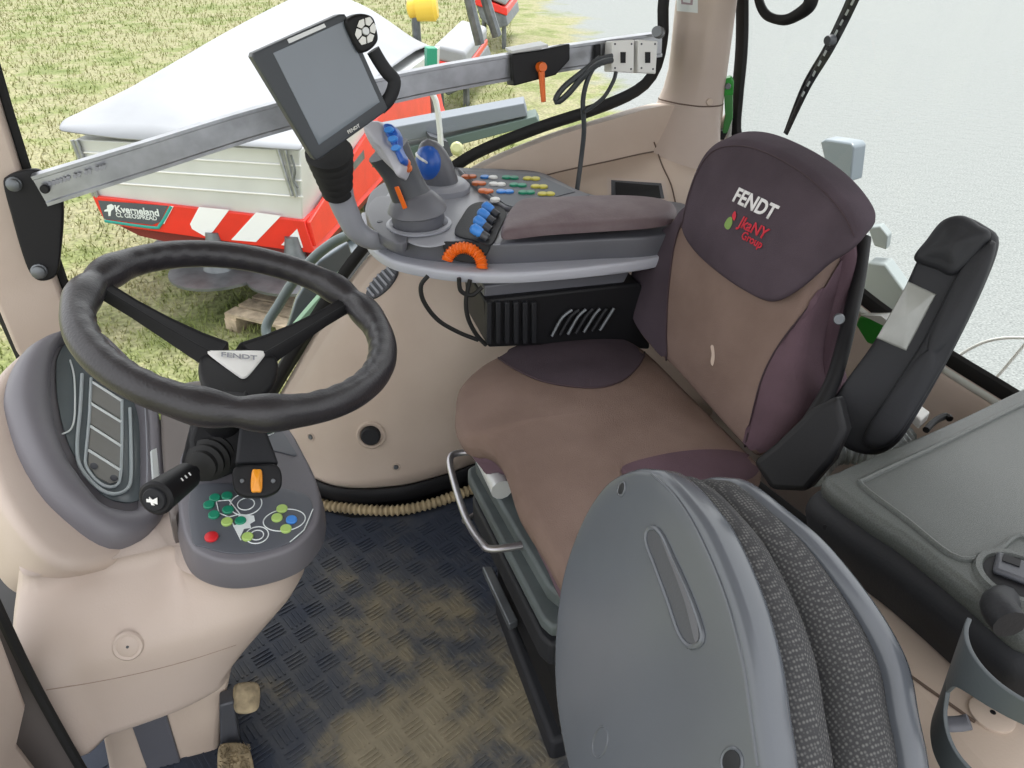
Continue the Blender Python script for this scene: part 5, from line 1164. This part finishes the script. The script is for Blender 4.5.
# ---- machines parked in the background
def parked(name, label, Y0, front, top, red, legs):
    o = None; fr_ = [PY(x, y, Y0) for x, y in front]; base = fr_[0]
    o = empty(name, (base.x, base.y, GZ), label, 'farm machine', 'farm machines parked in the background')
    bm = B(); prism(bm, fr_, (1.0, 2.4, 0)); part('machine_body', bm, STEEL, o, bev=.02)
    bm = B(); prism(bm, [PY(x, y, Y0 - .05) for x, y in red], (1.0, 2.5, 0)); part('red_edge', bm, RED, o, bev=.02)
    bm = B(); prism(bm, [PY(x, y, Y0 - .03) for x, y in top], (1.0, 2.5, 0.0)); part('white_cover', bm, TARP, o, bev=.05)
    for x, y in legs:
        q = PY(x, y, Y0 + .3); bm = B(); tube(bm, [q, V((q.x, q.y, GZ))], .05, 8); part('stand_leg', bm, STEEL, o)
    return o
m1 = parked('parked_spreader', 'white-covered machine with red rim parked behind the tarpaulin', 11.5, [(432, 66), (466, 73), (470, 84), (448, 96), (436, 86)], [(431, 60), (466, 68), (466, 52), (434, 44)], [(430, 59), (467, 67), (467, 75), (430, 66)], [(440, 86), (466, 82)])
m2 = parked('parked_spreader', 'red-rimmed machine parked farthest back at the top edge of the window', 16.5, [(476, 4), (506, 15), (508, 26), (492, 30), (480, 18)], [(476, -6), (506, 6), (506, -10), (480, -16)], [(475, -4), (507, 8), (507, 16), (475, 5)], [(484, 18), (504, 24)])
for q in ([(468, -6), (474, 20), (480, 44)], [(484, -6), (490, 14), (497, 36)]):
    bm = B(); tube(bm, [PY(x, y, 11.0) for x, y in q], 0.07, 8, 16); part('folding_arm', bm, STEEL, m1)
bm = B(); q = PY(416, 8, 9.5); lathe(bm, q, (RT + V((0, 0, .1))), [(.06, -.1), (.1, -.08), (.1, 0), (.14, .0), (.16, .2), (.12, .24)], 20); yl = thing('work_lamp', bm, YELLOW, 'yellow lamp above the tarpaulin at the top edge of the window', 'lamp')
bm = B(); tube(bm, [q, q + V((0, .05, -.3)), V((q.x + .1, q.y + .3, GZ))], .05, 8, 12); part('lamp_stand', bm, STEEL, yl)

# ---- hand rail and step guard outside the front of the side window
hr_y = lambda k, n: YW + .11 + .19 * math.sin(math.pi * min(1, max(0, k / (n - 1)))) ** .5
hr = [(372, 236), (352, 235), (336, 241), (318, 254), (303, 270), (291, 285), (278, 306), (268, 322), (266, 332), (271, 341), (283, 343), (292, 336)]
bm = B(); tube(bm, [PY(x, y, hr_y(k, len(hr))) for k, (x, y) in enumerate(hr)], 0.014, 10, 60); thing('grab_rail', bm, mat('grey_green_tube', (88, 98, 100), .4), 'bent grey grab rail outside the lower side window', 'grab rail')
bm = B(); prism(bm, [PY(x, y, YW + .36) for x, y in [(355, 238), (366, 242), (330, 300), (300, 340), (284, 338), (296, 300), (318, 262)]], (0, .03, 0)); prism(bm, [PY(x, y, YW + .11) for x, y in [(352, 258), (360, 250), (366, 256), (356, 266)]], (0, .27, 0)); thing('step_guard', bm, mat('smoked_guard', (92, 100, 108), .2, spec=.7), 'smooth grey guard panel behind the outside grab rail', 'guard panel', bev=.006)

# ---- behind the rear window
WP = RO - RN * 0.05
wpx = [(862, -20), (846, 16), (829, 50), (808, 86), (786, 134)]
bm = B(); tube(bm, [PP(x, y, WP, RN) for x, y in wpx], lambda t: 0.015 - 0.009 * t, 8, 40, flat=.4, hint=tuple(RN)); wi = thing('rear_wiper', bm, CHAR, 'dark wiper arm and blade slanting across the rear window', 'wiper')
bm = B(); tube(bm, [PP(x - 4 + 3 * (y > 100), y - 1, WP - RN * .006, RN) for x, y in wpx], lambda t: 0.006 - 0.002 * t, 8, 40); part('wiper_blade', bm, BLACK, wi)
for k in range(11):
    t = k / 10; x = 857 - t * 55; y = -8 + t * 102; q = PP(x + 1, y, WP + RN * .006, RN); d = (PP(785, 134, WP, RN) - PP(858, -8, WP, RN)).normalized()
    bm = B(); box(bm, q, (0.012, 0.005, 0.001), mrot(d, RN.cross(d), RN)); part('arm_slot', bm, mat('pale_slot', (190, 196, 196), .6), wi)
q = PP(831, 40, WP + RN * .01, RN); bm = B(); disc(bm, q, RN, 0.011, 0.012, 14); part('wiper_joint', bm, GREYD, wi)
bm = B(); tube(bm, [PP(x, y, RO + RN * .03, RN) for x, y in [(757, -14), (760, 4), (768, 16), (784, 20), (799, 14), (810, 4), (812, -12)]], lambda t: 0.010 + 0.006 * max(0, t - .45) * 1.8, 12, 50); thing('grab_loop', bm, BLACK, 'curved black grab loop at the top of the rear window', 'grab loop')
bm = B(); prism(bm, [PX(x, y, 1.62) for x, y in [(820, 142), (825, 139), (851, 143), (854, 147), (850, 182), (828, 176)]], (.06, .02, 0)); t_ = thing('tail_lamp', bm, mat('blue_grey_lamp', (120, 130, 137), .3), 'blue-grey tail lamp outside just above the head pad', 'lamp', bev=.006)
q = PX(840, 176, 1.66); bm = B(); tube(bm, [q, V((q.x, q.y, -.2)), V((1.35, q.y, -.3))], .02, 8); part('lamp_bracket', bm, BLACK, t_)
bm = B(); prism(bm, [PX(x, y, 1.50) for x, y in [(868, 262), (885, 264), (905, 292), (898, 312), (878, 318), (862, 290)]], (.05, .03, 0)); t_ = thing('mud_flap', bm, mat('grey_flap', (138, 146, 146), .6), 'grey angled flap outside behind the backrest', 'flap', bev=.006)
bm = B(); prism(bm, [PX(x, y, 1.52) for x, y in [(868, 228), (880, 226), (888, 236), (886, 250), (874, 246)]], (.03, .02, 0)); part('flap_tip', bm, bpy.data.materials['grey_flap'], t_, bev=.004)
q = PX(885, 316, 1.52); bm = B(); tube(bm, [q, V((q.x + .02, q.y, -.2)), V((1.3, q.y, -.3))], .02, 8); part('flap_bracket', bm, BLACK, t_)
bm = B(); tube(bm, [PX(x, y, 1.40) for x, y in [(852, 280), (862, 300), (878, 322), (890, 330)]], .012, 8, 20); t_ = thing('linkage_arm', bm, BLACK, 'black linkage arm outside between the flap and the green block', 'arm')
q = PX(890, 330, 1.40); bm = B(); disc(bm, q, (-1, 0, .2), .02, .02, 14); part('arm_end', bm, BLACK, t_); bm = B(); tube(bm, [q, V((q.x, q.y, -.3))], .014, 8); part('arm_post', bm, BLACK, t_)
GB = PX(868, 330, 1.17)
bm = B(); prism(bm, [PX(x, y, 1.165) for x, y in [(859, 316), (880, 317), (886, 332), (877, 346), (853, 340), (852, 332)]], (.05, .0, 0)); t_ = thing('hydraulic_block', bm, GREENV, 'bright green block by the rear sill behind the armrest bracket', 'block', bev=.005)
bm = B(); prism(bm, [PX(x, y, 1.164) for x, y in [(860, 315), (881, 316), (892, 324), (884, 326), (870, 319)]], (.05, .0, .002)); part('block_top', bm, SILL_W, t_)
bm = B(); tube(bm, [PP(x, y, RO - RN * .5, RN) for x, y in [(950, 362), (968, 350), (985, 342), (1005, 338), (1030, 338)]], .004, 8, 40); t_ = thing('trailer_cable', bm, SILL_W, 'thin pale cable curving outside the rear window', 'cable')
bm = B(); tube(bm, [PP(x, y, RO - RN * .5, RN) for x, y in [(1030, 338), (1010, 362), (990, 385), (960, 420)]], .004, 8, 30); part('cable_end', bm, SILL_W, t_)
# rear body of the tractor the outside fittings stand on
bm = B(); box(bm, (1.75, .95, -.42), (.7, 1.5, .3)); struct('trim_12', bm, BLACK, 'tractor body below the rear window', 'tractor body', bev=.03)

# ---- grass blades
GB1, N, L, b, tc, r = ramp_mat('grass_blades', [(0.3, (100, 114, 58)), (0.44, (130, 138, 84)), (0.55, (150, 146, 108)), (0.7, (120, 130, 76))], 1.1, 0.9, None)
rnd = random.Random(11); vs = []; fs_ = []
for k in range(42000):
    y = 4.2 + 30 * rnd.random() ** 1.9; x = rnd.uniform(-.42 * y - .4, .30 * y + .1)
    if x - .3 * y > .3: continue
    h = rnd.uniform(.015, .055) * (1 + .05 * y); a = rnd.uniform(0, 6.28); w_ = .004 * (1 + .12 * y); i = len(vs)
    dx, dy = math.cos(a) * w_, math.sin(a) * w_; lx, ly = rnd.uniform(-.7, .7) * h, rnd.uniform(-.7, .7) * h
    vs += [(x - dx, y - dy, GZ), (x + dx, y + dy, GZ), (x + lx, y + ly, GZ + h)]; fs_.append((i, i + 1, i + 2))
me = bpy.data.meshes.new('grass'); me.from_pydata(vs, [], fs_); me.materials.append(GB1)
go = bpy.data.objects.new('grass', me); COL.objects.link(go); go['kind'] = 'stuff'; go['label'] = 'short patchy grass blades growing around the spreader'; go['category'] = 'grass'
